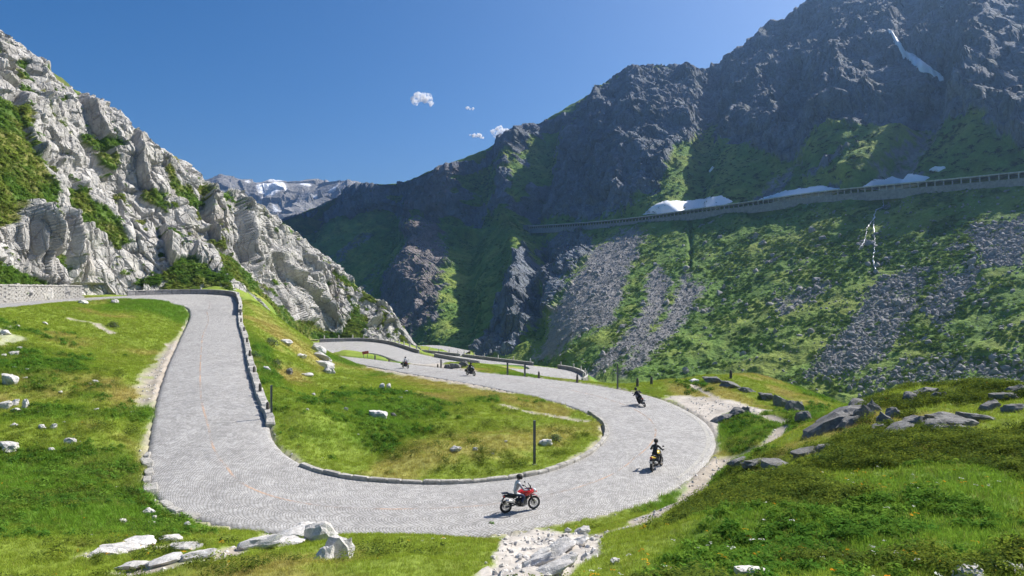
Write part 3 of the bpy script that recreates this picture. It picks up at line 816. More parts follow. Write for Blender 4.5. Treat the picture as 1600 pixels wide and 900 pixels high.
for poly in [[(925,392),(985,364),(1006,366),(980,428),(962,500),(905,522),(872,560),(835,562),(868,482),(902,425)], [(1028,412),(1048,440),(1045,482),(1010,525),(962,565),(925,594),(910,592),(975,530),(1006,470),(1018,430)],
             [(1066,432),(1112,446),(1070,505),(1000,572),(965,585),(1010,530),(1040,490)], [(1372,430),(1442,415),(1425,480),(1392,545),(1350,575),(1262,582),(1290,545),(1330,505),(1345,455)],
             [(1478,432),(1542,414),(1505,462),(1470,505),(1446,492)], [(1200,470),(1285,440),(1300,452),(1225,500)], [(1400,575),(1470,560),(1600,570),(1600,600),(1330,600)], [(1410,300),(1370,270),(1395,232),(1440,172),(1478,132),(1490,150),(1455,200),(1425,250),(1400,285)],
             [(1172,300),(1192,268),(1240,242),(1252,240),(1215,275),(1192,302)], [(1520,360),(1600,340),(1600,420),(1540,420)]]:
    scree = np.maximum(scree, mmask(poly, 11, 1.0) * (.95 if poly[0][0] < 1150 else (.35 if poly[0] == (1400,575) else .66)))
scree = np.maximum(scree, .7 * sstep(.42, .6, wm2 * .8 + .6 * fbm(MV / 5.0, 3, 103)) * (TM < 3) * (TM > 1) * sstep(830, 960, mpx))
rock = np.clip(rock, 0, 1); scree = np.clip(scree * (1 - rock), 0, 1); grassm = np.clip(1 - rock - scree, 0, 1)
# relief
jm = rotated(MV, 8, 22, -35) + np.stack([wm, wm2, wm], -1) * 9
g1, k1, q1 = facet(jm / np.array([52, 30, 120.]), 111, 2.0)
g2, k2, q2 = facet(jm / np.array([21, 12, 46.]), 112, 2.0)
h1, _ = chip(jm / np.array([34, 24, 80.]), 115)
h2, _ = chip(jm / np.array([12, 9, 28.]), 116)
g4, q3 = chip(jm / np.array([4.2, 3.4, 8.]), 117)
q3 = np.clip(q3, 0, 1); q4 = q3
rgm = ridged(MV / np.array([55, 55, 95.]), 5, 121)
ribs = ridged(jm / np.array([17, 17, 110.]), 4, 122)
md = rock * (3.5 * g1 + .8 * g2 + 7.0 * h1 - 3.2 * h2 - 1.0 * g4 + 4.0 * rgm + 5.5 * ribs - 2.0 * sstep(.05, 0, k1) - 1.0 * sstep(.05, 0, k2))
md = md + grassm * (2.2 * fbm(MV / 22, 4, 131) + .9 * ridged(MV / 7.0, 3, 132)) + scree * (.8 * fbm(MV / 6, 4, 133) + .5 * g4)
md = md * (sstep(0, .16, np.abs(TM - 3.0)) * .85 + .15) * (.55 + .45 * sstep(6.2, 5.6, TM))
# gullies and spurs running down the flank
for pts, w, a in [([(1480,125),(1440,190),(1400,250),(1380,290)], 26, -14), ([(1255,150),(1240,230),(1190,300)], 30, -10), ([(1112,118),(1100,200),(1095,262),(1080,315)], 20, -13), ([(1410,205),(1370,245),(1330,280)], 20, 9),
                  ([(985,118),(1000,200),(1000,300)], 50, 9), ([(1330,10),(1320,110),(1290,200)], 50, 12), ([(1560,-20),(1540,110),(1530,210)], 40, 12), ([(855,200),(845,280),(830,345)], 16, -14), ([(800,225),(790,300),(800,370),(820,440),(800,540)], 24, 16),
                  ([(745,245),(735,330),(725,430),(720,540)], 22, -16), ([(690,275),(660,350),(640,440)], 24, 14), ([(620,300),(600,370),(560,430)], 20, -14), ([(560,300),(530,360),(500,400)], 22, 12), ([(505,325),(480,370)], 14, -10), ([(850,380),(838,450),(842,540)], 10, -9), ([(1078,345),(1078,420)], 3, -2.5)]:
    md = md + a * mline(pts, w) * sstep(1.0, 1.7, TM) * sstep(6.0, 5.3, TM) * (sstep(0, .12, np.abs(TM - 3.0)) if min(p[1] for p in pts) < 300 else 1)
md = md + 5 * fbm(MV / 30.0, 3, 141) * (np.abs(TM - 6.1) < 1.2) * np.exp(-((TM - 6.0) / .15) ** 2)
MV2 = MV + mn * md[..., None]
# bench for the gallery road
rc = np.array([.165, .182, .212])[None, None] * (.78 + .44 * q2[..., None]) * (.88 + .24 * q3[..., None])
redd = mmask([(600,520),(625,340),(650,285),(690,268),(720,262),(700,320),(690,470),(650,545)], 10, .8)[..., None] * .5
rc = rc * (1 - redd) + np.array([.25, .18, .14]) * redd
lm = (.45 * sstep(-.1, .5, fbm(MV / 9.0, 4, 142)) * (1 - redd[..., 0]))[..., None]
rc = rc * (1 - lm) + np.array([.13, .145, .12]) * lm
sc = np.array([.27, .258, .25]) * (.85 + .3 * q4[..., None])
gd = sstep(-.25, .45, fbm(MV / 17.0, 4, 143))[..., None]
gcm = np.array([.115, .20, .034]) * (1 - gd) + np.array([.21, .265, .05]) * gd
fine = .55 * fbm(MV / 2.2, 4, 144)
rk = sstep(.38, .62, rock + .6 * fine)[..., None]; sk = sstep(.3, .7, scree + fine)[..., None]
mcol = gcm * (1 - sk) + sc * sk
mcol = np.concatenate([mcol * (1 - rk) + rc * rk, rk], -1)
mount = link('mountain', grid_mesh('mountain', MV2, mcol, smooth=False), None, M['mountain'])
tag(mount, kind='structure')
def sheet_at(px, t, V=None):
    """point and normal of the mountain flank at survey abscissa px and row t"""
    V = MV2 if V is None else V
    j = np.interp(px, xm, np.arange(len(xm))); i = np.interp(t, tm, np.arange(len(tm)))
    j = np.clip(j, 0, len(xm) - 1.001); i = np.clip(i, 0, len(tm) - 1.001)
    a, b = i.astype(int), j.astype(int); fa, fb = (i - a)[..., None], (j - b)[..., None]
    return V[a, b]*(1-fa)*(1-fb) + V[a+1, b]*fa*(1-fb) + V[a, b+1]*(1-fa)*fb + V[a+1, b+1]*fa*fb
def row_for(px, py):
    """row t on the flank that is seen at ordinate py on column px"""
    col = np.interp(px, xm, np.arange(len(xm))).astype(int)
    yy = mpy[:, col]
    return float(np.interp(-py, -yy[16:440], tm[16:440]))

# ------------------------------------------------------------------ far range
FX = np.linspace(150, 780, 300)
sk_x = [150, 250, 310, 332, 345, 362, 385, 410, 440, 480, 510, 545, 575, 600, 625, 650, 700, 780]
sk_y = [330, 310, 286, 279, 273, 279, 288, 291, 288, 287, 285, 284, 290, 294, 291, 296, 300, 310]
ty = np.interp(FX, sk_x, sk_y)
rowsf = []
for t, (dd_, yy) in enumerate([(1400, 420), (1600, 372), (1800, 340), (2000, None), (2250, 330)]):
    rowsf.append(np.stack([P(x, (y0 if yy is None else yy), dd_) for x, y0 in zip(FX, ty)]))
FV = hermite(np.arange(5.0), np.stack(rowsf), np.linspace(0, 4, 160))
fn = grid_normals(FV)
if fn[80, 150, 2] < 0: fn = -fn
ff, fe, fr = facet(rotated(FV, 0, 15, 10) / np.array([120, 120, 240.]), 151, 2.0)
ff2, fe2, fr2 = facet(FV / np.array([46, 46, 86.]), 152, 2.0)
fd = 24 * ff + 11 * ff2 + 26 * ridged(FV / 190., 5, 153)
topk = np.exp(-((np.linspace(0, 4, 160)[:, None] - 3) / .25) ** 2)
fd = fd * (1 - .75 * topk)
FV2 = FV + fn * fd[..., None]
fpx, fpy = project(FV)
snow = sstep(.22, .34, fbm(FV / np.array([90, 90, 52.]), 5, 155) - .25 * fd / 34 - .16) * (fpy > 286) * (fpy < 350)
for poly in [[(400,295),(442,292),(450,300),(425,310),(405,308)], [(426,320),(445,330),(440,340),(428,332)], [(512,292),(530,290),(528,297),(514,298)], [(484,312),(498,308),(494,315),(486,316)]]:
    snow = np.maximum(snow, sstep(-2, 2, poly_sd(fpx, fpy, poly) + 5 * fbm(FV / 34., 3, 156)))
fcol = np.array([.20, .195, .19]) * (.8 + .4 * fr2[..., None]); fcol = fcol * (1 - snow[..., None]) + np.array([.82, .84, .87]) * snow[..., None]
far = link('far_range', grid_mesh('far_range', FV2, fcol, smooth=False), None, M['far'])
tag(far, kind='structure')

# ------------------------------------------------------------------ stone kit
def block_mesh(name, seed, jit=.09, bev=.10):
    r = random.Random(seed)
    bm = bmesh.new()
    bmesh.ops.create_cube(bm, size=1.0)
    for v in bm.verts: v.co += Vector((r.uniform(-jit, jit), r.uniform(-jit, jit), r.uniform(-jit, jit) * .7))
    bmesh.ops.bevel(bm, geom=list(bm.edges), offset=bev, segments=1, affect='EDGES', profile=.6)
    me = bpy.data.meshes.new(name); bm.to_mesh(me); bm.free()
    return me
BLOCKS = {}
def blocks(mat):
    if mat not in BLOCKS:
        BLOCKS[mat] = []
        for k in range(6):
            me = block_mesh('stone_block', 40 + k); me.materials.append(M[mat]); BLOCKS[mat].append(me)
    return BLOCKS[mat]
def stone(parent, name, mat, c, d, rz, pitch=0.0):
    o = link(name, random.choice(blocks(mat)), parent)
    o.location = c; o.scale = d; o.rotation_euler = (0, -pitch, rz)
    return o
def rock_mesh(name, seed, sub=3, planes=20, rough=.10):
    r = np.random.default_rng(seed)
    bm = bmesh.new(); bmesh.ops.create_icosphere(bm, subdivisions=sub, radius=1.0)
    V = np.array([v.co[:] for v in bm.verts])
    n = r.normal(size=(planes, 3)); n /= np.linalg.norm(n, axis=1, keepdims=True)
    off = r.uniform(.55, .95, planes)
    n = np.concatenate([n, [[0, 0, 1], [0, 0, -1]]]); off = np.concatenate([off, [r.uniform(.5, .75), .6]])
    dots = V @ n.T
    rad = np.min(np.where(dots > .05, off / np.maximum(dots, .05), 9), axis=1)
    V = V * np.minimum(rad, 1.25)[:, None]
    ch, _ = chip(V * 2.2 + seed * 3.1, seed)
    V = V * (1 + rough * fbm(V * 2.3 + seed, 3, seed)[:, None] + 1.6 * rough * ch[:, None])
    V /= np.abs(V).max(0) * 2
    for v, q in zip(bm.verts, V): v.co = q
    me = bpy.data.meshes.new(name); bm.to_mesh(me); bm.free()
    return me
ROCKV = [rock_mesh('rock', 200 + k) for k in range(10)]
ROCKM = {}
def rock_variant(k, mat):
    if (k, mat) not in ROCKM:
        me = ROCKV[k % 10].copy(); me.materials.append(M[mat]); ROCKM[(k, mat)] = me
    return ROCKM[(k, mat)]
rk_ = random.Random(5)
ORD = 'first second third fourth fifth sixth seventh eighth ninth tenth eleventh twelfth thirteenth fourteenth fifteenth sixteenth seventeenth eighteenth nineteenth twentieth twenty-first'.split()
def ordinals(xs):
    r = np.argsort(np.argsort(xs)); return [ORD[k] for k in r]
def boulder(px, py, w, h, label, mat='granite', group=None, name='boulder', k=None, ang=0, dmin=4.5, depth=None):
    """w, h: its measured size in the photograph's pixels; it stands on the ground there"""
    g = ground(px, py + h * .35, dmin)
    m = g[1] / FPX
    k = rk_.randrange(10) if k is None else k
    o = link(name, rock_variant(k, mat))
    o.location = (g[0], g[1], g[2] + h * m * .28)
    o.scale = (w * m, (depth or .8 * w) * m, h * m * 1.25)
    o.rotation_euler = (rk_.uniform(-.1, .1), math.radians(-ang) + rk_.uniform(-.08, .08), rk_.choice((0, math.pi)) + rk_.uniform(-.25, .25))
    tag(o, label, 'boulder' if name == 'boulder' else 'stone', group)
    return o
def outcrop(parts, label, mat, name='rock_outcrop', dmin=4.5):
    """one outcrop of bedrock made of slabs (px, py, width, thickness, dip)"""
    root = None
    for i, (px, py, w, h, ang) in enumerate(parts):
        g = ground(px, py + h * .3, dmin); m = g[1] / FPX
        if root is None:
            root = empty(name, g); base = Vector(g); tag(root, label, 'rock outcrop')
        o = link('slab', rock_variant((i * 3 + len(parts)) % 10, mat), root)
        o.location = Vector((g[0], g[1] + .15 * w * m, g[2] + .16 * h * m)) - base
        o.rotation_euler = (rk_.uniform(-.2, .1), math.radians(-ang), rk_.uniform(-.3, .3))
        o.scale = (w * m * 1.15, max(w * .8, h) * m, h * m * 1.8)
    return root

# ------------------------------------------------------------------ walls, kerbs, guard stones
def edge_pts(E, i0, i1, out, side):
    """points along a road edge, pushed outwards"""
    u = (ER - EL) / wid[:, None]; u = u.copy(); u[:, 2] = 0
    p = E - u * out if side == 'L' else E + u * out
    return p[i0:i1]
def resample(p, step, jitter=0.0):
    s = np.concatenate([[0], np.cumsum(np.linalg.norm(np.diff(p, axis=0), axis=1))])
    n = max(2, int(s[-1] / step) + 1)
    q = np.linspace(0, s[-1], n)
    if jitter: q[1:-1] += rng.uniform(-jitter, jitter, n - 2) * step
    return np.stack([np.interp(q, s, p[:, k]) for k in range(3)], -1)
def stone_run(parent, name, mat, pts, h, t, base=-.25, hj=.04, gap=.012):
    for a, b in zip(pts[:-1], pts[1:]):
        d = b - a; L_ = float(np.linalg.norm(d))
        rz = math.atan2(d[1], d[0]); pitch = math.asin(np.clip(d[2] / max(L_, 1e-6), -1, 1))
        hh = h - base + random.uniform(-hj, hj)
        cpt = (a + b) / 2
        o = stone(parent, name, mat, (cpt[0], cpt[1], cpt[2] + base + hh / 2), (L_ * 1.05 - gap, t * random.uniform(.93, 1.07), hh), rz, pitch)
def parapet(label, E, side, k0, k1, h=.75, t=.45, step=1.6, mat='parapet', cop='wallstone', out=.45):
    th = empty('parapet_wall', (0, 0, 0))
    tag(th, label, 'wall')
    p = edge_pts(E, st(k0), st(k1), out, side)
    q = resample(p, step, .12)
    stone_run(th, 'wall_stone', mat, q, h, t, -.5)
    q2 = resample(p, step * 1.15, .1); q2[:, 2] += h
    stone_run(th, 'coping_stone', cop, q2, .09, t * 1.15, -.06, .01)
    return p
pw1 = parapet('shade-toned stone parapet round the outside of the upper hairpin below the cliff', EL, 'L', 3.6, 8.05, .85, .45, 1.5)
pw2 = parapet('stone parapet curving round the second hairpin beneath the cliff toe', EL, 'L', 35, 39, .85, .45, 2.2)
pw3 = parapet('low shade-toned wall edging the road behind the second hairpin', EL, 'L', 39.6, 41, .8, .45, 2.2)
pw4 = parapet('curved parapet on the outside of the lowest hairpin above the scree', ER, 'R', 44.0, 46.4, .9, .45, 1.8)
pw5 = parapet('straight parapet along the far lower road above the gorge', ER, 'R', 47.0, 48.8, .8, .45, 2.2)
pw6 = parapet('far shade-toned parapet on the road below the cliff toe', ER, 'R', 48.9, 50.2, .8, .5, 2.4)

low = empty('low_edge_wall'); tag(low, 'pale low stone wall edging the climbing straight, carrying guard stones', 'wall')
plow = edge_pts(EL, st(8), st(12.35), .42, 'L')
stone_run(low, 'wall_stone', 'wallstone', resample(plow, .95, .18), .34, .62, -.9, .04)
def guard_mesh(mat, h=.62, w=.24, name='guard_stone'):
    mb = MB()
    prof = [(0, 1.0), (.55, .95), (.80, .86), (.93, .62), (1.0, .25)]
    n = 8; v = []; f = []
    for z, s in prof:
        for k in range(n):
            a = 2 * math.pi * (k + .5) / n
            c_, s_ = math.cos(a), math.sin(a)
            v.append((w / 2 * s * math.copysign(abs(c_) ** .6, c_), w / 2 * s * math.copysign(abs(s_) ** .6, s_), z * h))
    for i in range(len(prof) - 1):
        for k in range(n): f.append((i * n + k, i * n + (k + 1) % n, (i + 1) * n + (k + 1) % n, (i + 1) * n + k))
    f.append(tuple((len(prof) - 1) * n + k for k in range(n)))
    me = mb.add(v, f).mesh(name); me.materials.append(M[mat]); return me
M['guard'] = stone_mat('brown_guard_stone', (.13, .115, .10), (.07, .065, .06), scale=8)
GM = guard_mesh('guard'); GMP = guard_mesh('wallstone', .7, .26); GMW = guard_mesh('granite', .55, .30)
def at_edge(p, px):
    k = np.argmin(np.abs(project(p)[0] - px) + 0 * p[:, 0]); return p[k]
names_ = ['first', 'second', 'third', 'fourth', 'fifth', 'sixth', 'seventh', 'eighth']
gpy = [637, 608, 580, 555, 533, 516, 502, 491]
yy_ = project(plow + np.array([0, 0, .45]))[1]
for nm, y_ in zip(names_, gpy):
    q = plow[np.argmin(np.abs(yy_ - y_))]
    o = link('guard_stone', GM); o.location = (q[0] + .05, q[1], q[2] + .30); o.rotation_euler = (0, 0, random.uniform(0, 6)); o.scale = (1, 1, random.uniform(.92, 1.1))
    tag(o, f'dark guard stone on the low wall of the climbing straight, {nm} from its lower end', 'guard stone', 'guard stones on the low wall')
g = ground(419, 661)
o = link('guard_stone', GMW); o.location = g - np.array([0, 0, .05]); tag(o, 'white rounded stone post at the lower end of the low wall', 'guard stone')
for p, n, lab, grp in [(pw2, 13, 'small guard stone set along the parapet of the second hairpin', 'guard stones of the second hairpin'), (pw4, 6, 'guard stone standing along the curved parapet of the lowest hairpin', 'guard stones of the lowest hairpin'),
                       (pw5, 6, 'guard stone along the straight far parapet above the gorge', 'guard stones of the far parapet'), (pw6, 6, 'tiny guard stone on the far wall below the cliff toe', 'guard stones of the far lower wall'), (pw1, 4, 'small guard stone behind the upper hairpin parapet', 'guard stones of the upper hairpin')]:
    ps = p[np.linspace(3, len(p) - 4, n).astype(int)]
    for q, on in zip(ps, ordinals(project(ps)[0])):
        o = link('guard_stone', GMP); o.location = (q[0], q[1] + .2, q[2] + .72); o.rotation_euler = (0, 0, random.uniform(0, 3)); o.scale = (1.25, 1.25, 1.6 if p is not pw1 else .8)
        tag(o, f'{lab}, {on} from the left', 'guard stone', grp)
for px, py, lab in [(586, 564, 'short brown post beside the island of the second hairpin'), (608, 568, 'short brown post in the grass strip behind the white rider'), (842, 593, 'short guard stone at the outer road edge before the lowest hairpin'),
                    (902, 599, 'short guard stone beside the end of the curved parapet'), (996, 604, 'guard stone right behind the leaning dark rider'), (1018, 602, 'guard stone at the gravel lay-by beyond the leaning rider'), (684, 578, 'short brown guard stone beside the gravel track'),
                    (1142, 592, 'lone stub of stone on the grassy knoll')]:
    g = ground(px, py); o = link('guard_stone', GM); o.location = g - np.array([0, 0, .08]); o.scale = (1.25, 1.25, 1.7)
    tag(o, lab, 'guard stone')

kerb = empty('kerb'); tag(kerb, kind='structure')
kp = resample(edge_pts(EL, st(14.7), st(24.6), .12, 'L'), .95, .22)
stone_run(kerb, 'kerb_stone', 'kerb', kp, .20, .32, -.3, .035)
kp = resample(edge_pts(ER, st(12.6), st(15.8), .35, 'R'), 1.1, .3)
kerb2 = empty('kerb'); tag(kerb2, kind='structure')
for k_, (a, b) in enumerate(zip(kp[:-1], kp[1:])):
    if k_ % 7 in (5,): continue
    d = b - a
    stone(kerb2, 'kerb_stone', 'wallstone', (a + b) / 2 + np.array([random.uniform(-.15, .1), 0, -.06]), (np.linalg.norm(d) * .9, random.uniform(.3, .7), random.uniform(.3, .45)), math.atan2(d[1], d[0]) + random.uniform(-.15, .15))
i0, i1 = st(21.9), st(27)
strip('edge_strip', i0, i1, np.full(i1 - i0, .05), np.full(i1 - i0, .33), .012, M['wallstone'], road, side='R')

# retaining wall of coursed masonry at the foot of the cliff
rw = empty('retaining_wall'); tag(rw, 'pale coursed stone retaining wall beside the upper road below grass', 'wall')
pr = edge_pts(EL, 0, st(3.05), .7, 'L')
pr = resample(pr, .85, .0)
mbw, mbb = MB(), MB()
for a, b in zip(pr[:-1], pr[1:]):
    d = b - a; rz = math.atan2(d[1], d[0]); L_ = float(np.linalg.norm(d)); cpt = (a + b) / 2
    top = 11.35; z = cpt[2] - .3
    mbb.box((cpt[0] - .25 * math.sin(rz), cpt[1] + .45 * math.cos(rz), (top + z) / 2), (L_ * 1.1, .7, top - z - .1), (0, 0, rz))
    row = 0
    while z < top:
        hgt = random.uniform(.22, .34)
        o_ = (.5 if row % 2 else 0) * L_
        mbw.box((cpt[0] + math.cos(rz) * o_ - random.uniform(-.02, .02) * math.sin(rz), cpt[1] + math.sin(rz) * o_ + random.uniform(-.02, .02), z + hgt / 2), (L_ * random.uniform(.86, .98), .34, hgt - .02), (0, 0, rz + random.uniform(-.015, .015)))
        z += hgt; row += 1
mbb.build('core', M['parapet'], rw)
sm = mbw.build('stonework', M['wallstone'], rw); sm['kind'] = 'stuff'
pc = pr.copy(); pc[:, 2] = 11.36
stone_run(rw, 'coping_stone', 'wallstone', resample(pc, 1.3, .1), .12, .55, -.06, .02)
# ------------------------------------------------------------------ marker poles
def pole(px, py, hpx, label, w=.12):
    g = ground(px, py); h = hpx * g[1] / FPX
    t = empty('marker_pole', g - np.array([0, 0, .05])); t.rotation_euler = (0, 0, .5)
    tag(t, label, 'pole')
    mb = MB()
    mb.box((-w * .45, 0, h / 2), (w * .14, w, h)); mb.box((w * .45, 0, h / 2), (w * .14, w, h)); mb.box((0, 0, h / 2), (w * .76, w * .14, h - .01))
    mb.build('shaft', M['steel'], t)
    MB().box((0, 0, .05), (w * 2.2, w * 2.2, .10), taper=.8).build('base_plate', M['concrete'], t)
    MB().box((0, 0, h + .012), (w * 1.05, w * 1.1, .024)).build('cap', M['steel'], t)
pole(424, 655, 53, 'tall dark steel pole beside the low wall of the climbing straight')
pole(835, 727, 70, 'tall dark steel pole on the grass inside the big hairpin')
pole(965, 608, 40, 'dark pole at the outer road edge beyond the big hairpin')
pole(793, 588, 20, 'thin dark pole on the grassy mound between the roads', .18)
pole(820, 589, 23, 'thin dark pole at the end of the grassy mound', .18)
pole(689, 577, 15, 'short dark pole beside the pale gravel track', .2)
# red board on the island of the second hairpin
g = ground(571, 560, 60)
bd = empty('road_sign', g); tag(bd, 'small red board on two posts at the tip of the grass island', 'sign')
M['red_paint'] = simple_mat('red_paint', (.32, .06, .05), .5); M['white_paint'] = simple_mat('white_paint', (.75, .74, .72), .5)
s_ = g[1] / FPX
MB().box((0, 0, 8 * s_), (10 * s_, .06, 4.5 * s_), (0, -.15, 0)).build('board', M['red_paint'], bd)
for x_ in (-3, 3): MB().box((x_ * s_, .06, 3.5 * s_), (.09, .06, 8 * s_)).build('post', M['steel'], bd)

# ------------------------------------------------------------------ boulders and outcrops
BL = [
 (18,594,26,20,'large pale angular boulder alone in the upper left meadow','granite',4), (8,634,24,13,'flat pale block, leftmost of the stone row in the meadow','granite',1), (24,630,15,11,'pale block in the middle of the stone row in the meadow','granite',2),
 (25,641,16,7,'thin slab lying in front of the meadow stone row','granite',3), (40,632,13,17,'upright block at the end of the meadow stone row','granite',5), (14,697,36,13,'long low grey boulder at the left picture edge','granite',6),
 (110,690,19,10,'flat white stone alone in the dark green hollow','granite',7), (65,668,13,8,'small white stone, left of a pair in the meadow','granite',0), (84,667,15,8,'small white stone, right of a pair in the meadow','granite',2),
 (232,801,21,12,'pale pointed stone in the grass below the road bend','granite',3), (241,809,9,7,'little stone touching the pale pointed stone below the bend','granite',1), (193,815,15,7,'low pale stone sunk in grass left of the bend stones','granite',8), (238,818,14,8,'grey stone just under the pale pointed stone','granite',9),
 (292,820,13,10,'single white stone in grass under the paved bend','granite',5), (592,648,30,16,'wedge-shaped white boulder in the grass inside the hairpin','granite',4), (615,650,12,9,'brownish stone beside the wedge-shaped boulder','dark_rock',2),
 (597,604,10,9,'left of two white stones near the hairpin gravel edge','granite',1), (607,604,8,9,'right of two white stones near the hairpin gravel edge','granite',6), (712,702,20,9,'white flat stone low in the hairpin meadow','granite',3), (742,702,9,6,'pebble-sized white stone right of the flat white stone','granite',7),
 (851,692,25,10,'long pale stone just beside the tall pole in the hairpin','granite',8), (417,577,14,9,'white stone in scrub below the climbing straight','granite',2), (398,578,7,8,'small white stone against the low wall foot','granite',0), (452,581,14,10,'dark stone on the scrub slope above the spur','dark_rock',5),
 (482,586,22,6,'pale slab at the foot of the spur beside the road','granite',9), (447,535,24,8,'pale ledge stone on the grass slope over the spur','granite',1), (470,556,20,7,'pale broken stone in the grass slope over the spur','granite',3), (512,580,12,10,'pale corner stone where spur meets the road','granite',6),
 (1175,896,56,26,'rounded grey boulder at the bottom picture edge in tall herbs','granite',4), (1512,897,52,22,'grey boulder at the bottom edge, left of a pair','granite',7), (1578,893,54,20,'grey boulder at the bottom edge in the right corner','granite',2),
 (912,829,28,12,'white block lying at the top of the fractured slab','granite',5), (888,829,12,8,'small white block beside the path end','granite',3), (960,877,18,9,'rounded stone in grass right of the fractured slab','granite',8),
 (130,473,16,7,'pale slab, left of a pair on the verge of the upper road','granite',1), (180,472,16,7,'pale slab, right of a pair on the verge of the upper road','granite',9), (735,221+500,1,1,None,'granite',0),
 (1218,690,10,6,None,'granite',0)]
for px, py, w, h, lab, mat, k in BL:
    if lab: boulder(px, py, w, h, lab, mat, k=k)
SL = [(30,545,12),(20,553,16),(8,520,16),(38,592,9),(52,597,8),(62,600,7),(150,597,12),(140,600,7),(95,613,8),(45,578,9),(22,575,10),(28,510,8),(70,505,9),(80,703,12),(22,665,12),(150,640,8),(122,700,7),(205,645,7),(60,645,7),(5,556,10),(100,660,6)]
for px, py, w in [(a, b, (c_, n)) for (a, b, c_), n in zip(SL, ordinals([q[0] for q in SL]))]:
    boulder(px, py, w[0], w[0] * .5, f'small pale stone lying loose in the left meadow, {w[1]} from the left edge', 'granite', 'loose stones in the left meadow', 'stone')
SL = [(490,617,8),(540,640,9),(520,615,6),(625,622,8),(660,640,5),(480,640,6),(635,612,7),(560,650,6),(790,690,6),(770,710,6),(560,680,5)]
for px, py, w in [(a, b, (c_, n)) for (a, b, c_), n in zip(SL, ordinals([q[0] for q in SL]))]:
    boulder(px, py, w[0], w[0] * .55, f'small pale stone loose in the grass inside the hairpin, {w[1]} from the left', 'granite', 'loose stones in the hairpin meadow', 'stone')
SL = [(800,862,9),(790,850,7),(812,873,8),(770,872,9),(785,885,7),(828,858,8),(905,845,11),(925,843,9),(895,852,8),(880,846,10),(868,860,9),(760,880,7),(845,866,8)]
for px, py, w in [(a, b, (c_, n)) for (a, b, c_), n in zip(SL, ordinals([q[0] for q in SL]))]:
    boulder(px, py, w[0], w[0] * .6, f'small broken white stone on the bare fractured slab, {w[1]} from the left', 'granite', 'broken stones on the fractured slab', 'stone')
outcrop([(528,866,46,34,-8), (497,838,52,26,10), (470,828,46,12,15), (448,842,70,14,16), (395,854,80,12,14), (505,872,38,22,8), (440,850,60,10,10)], 'pale bedrock rib with rounded boulders right at its end, under the paved bend', 'granite')
outcrop([(180,859,70,10,3), (215,853,60,9,6), (265,845,36,10,-12), (292,855,50,7,4), (165,866,50,8,2)], 'thin pale bedrock ledges in the grass of the lower left corner', 'granite')
outcrop([(205,888,60,9,12), (250,882,60,10,10), (300,872,60,9,10)], 'flat bare rock strip running out of the bottom left edge', 'granite')
outcrop([(872,864,60,9,24), (838,882,62,9,26), (905,848,40,8,22), (858,893,70,10,22), (888,878,46,8,26), (845,868,40,6,20)], 'fractured pale bedrock slab at the bottom edge below the red motorcycle', 'granite')
outcrop([(1296,668,76,15,32), (1312,656,70,14,34), (1328,646,44,13,30), (1342,636,34,14,25), (1352,650,30,20,55), (1366,640,26,16,45), (1325,664,40,12,40)], 'long dark tilted slab at the tip of the grassy shoulder', 'dark_rock', dmin=18)
outcrop([(1404,678,56,13,30), (1420,666,50,11,26), (1386,660,28,20,58), (1374,672,24,18,60), (1436,658,36,9,18), (1398,650,30,14,48)], 'leaning grey slab with a dark hollow beneath, mid shoulder', 'dark_rock', dmin=15)
outcrop([(1475,655,60,13,6), (1505,662,64,12,3), (1462,665,46,12,8), (1530,655,50,12,-3), (1490,672,50,9,5)], 'layered grey ledges across the middle of the grassy shoulder', 'dark_rock', dmin=15)
outcrop([(1446,617,42,13,22), (1425,625,26,14,40), (1468,622,24,12,20)], 'small dark crag on the crest of the grassy shoulder', 'dark_rock', dmin=18)
outcrop([(1572,622,36,14,10), (1552,636,34,12,20), (1590,640,34,11,5), (1595,612,30,14,10)], 'rough dark crag where the shoulder crest leaves the right edge', 'dark_rock', dmin=18)
outcrop([(1190,725,64,9,4), (1220,728,50,9,0), (1160,724,40,9,8), (1265,706,50,8,12), (1300,700,40,7,8)], 'low layered ledge beside the upper end of the footpath', 'dark_rock', dmin=15)
outcrop([(1130,657,34,10,30), (1152,648,26,12,30), (1165,643,14,9,20)], 'dark tilted rock above the outer edge of the hairpin', 'dark_rock', dmin=30)
outcrop([(1222,632,28,15,-20), (1245,640,32,18,-10), (1258,655,24,16,10), (1200,622,26,9,-15)], 'cluster of dark rocks in the dip beside the grassy knoll', 'dark_rock', dmin=30)
outcrop([(1115,596,30,9,-10), (1145,604,34,8,-20), (1170,612,30,7,-20)], 'short rock ledge across the grassy knoll', 'dark_rock', dmin=30)
outcrop([(1085,597,18,6,0)], 'pale flat rock at the near side of the grassy knoll', 'granite', dmin=30)
outcrop([(503,556,14,20,70), (507,570,14,18,75), (498,546,14,14,60), (513,580,16,12,20)], 'rough grey rock edge of the spur beside the second hairpin entrance', 'granite', dmin=60)
outcrop([(712,573,16,8,0), (725,571,14,9,20), (700,575,14,7,0), (735,575,10,5,0)], 'dark broken rock at the end of the grassy mound between the roads', 'dark_rock', dmin=60)

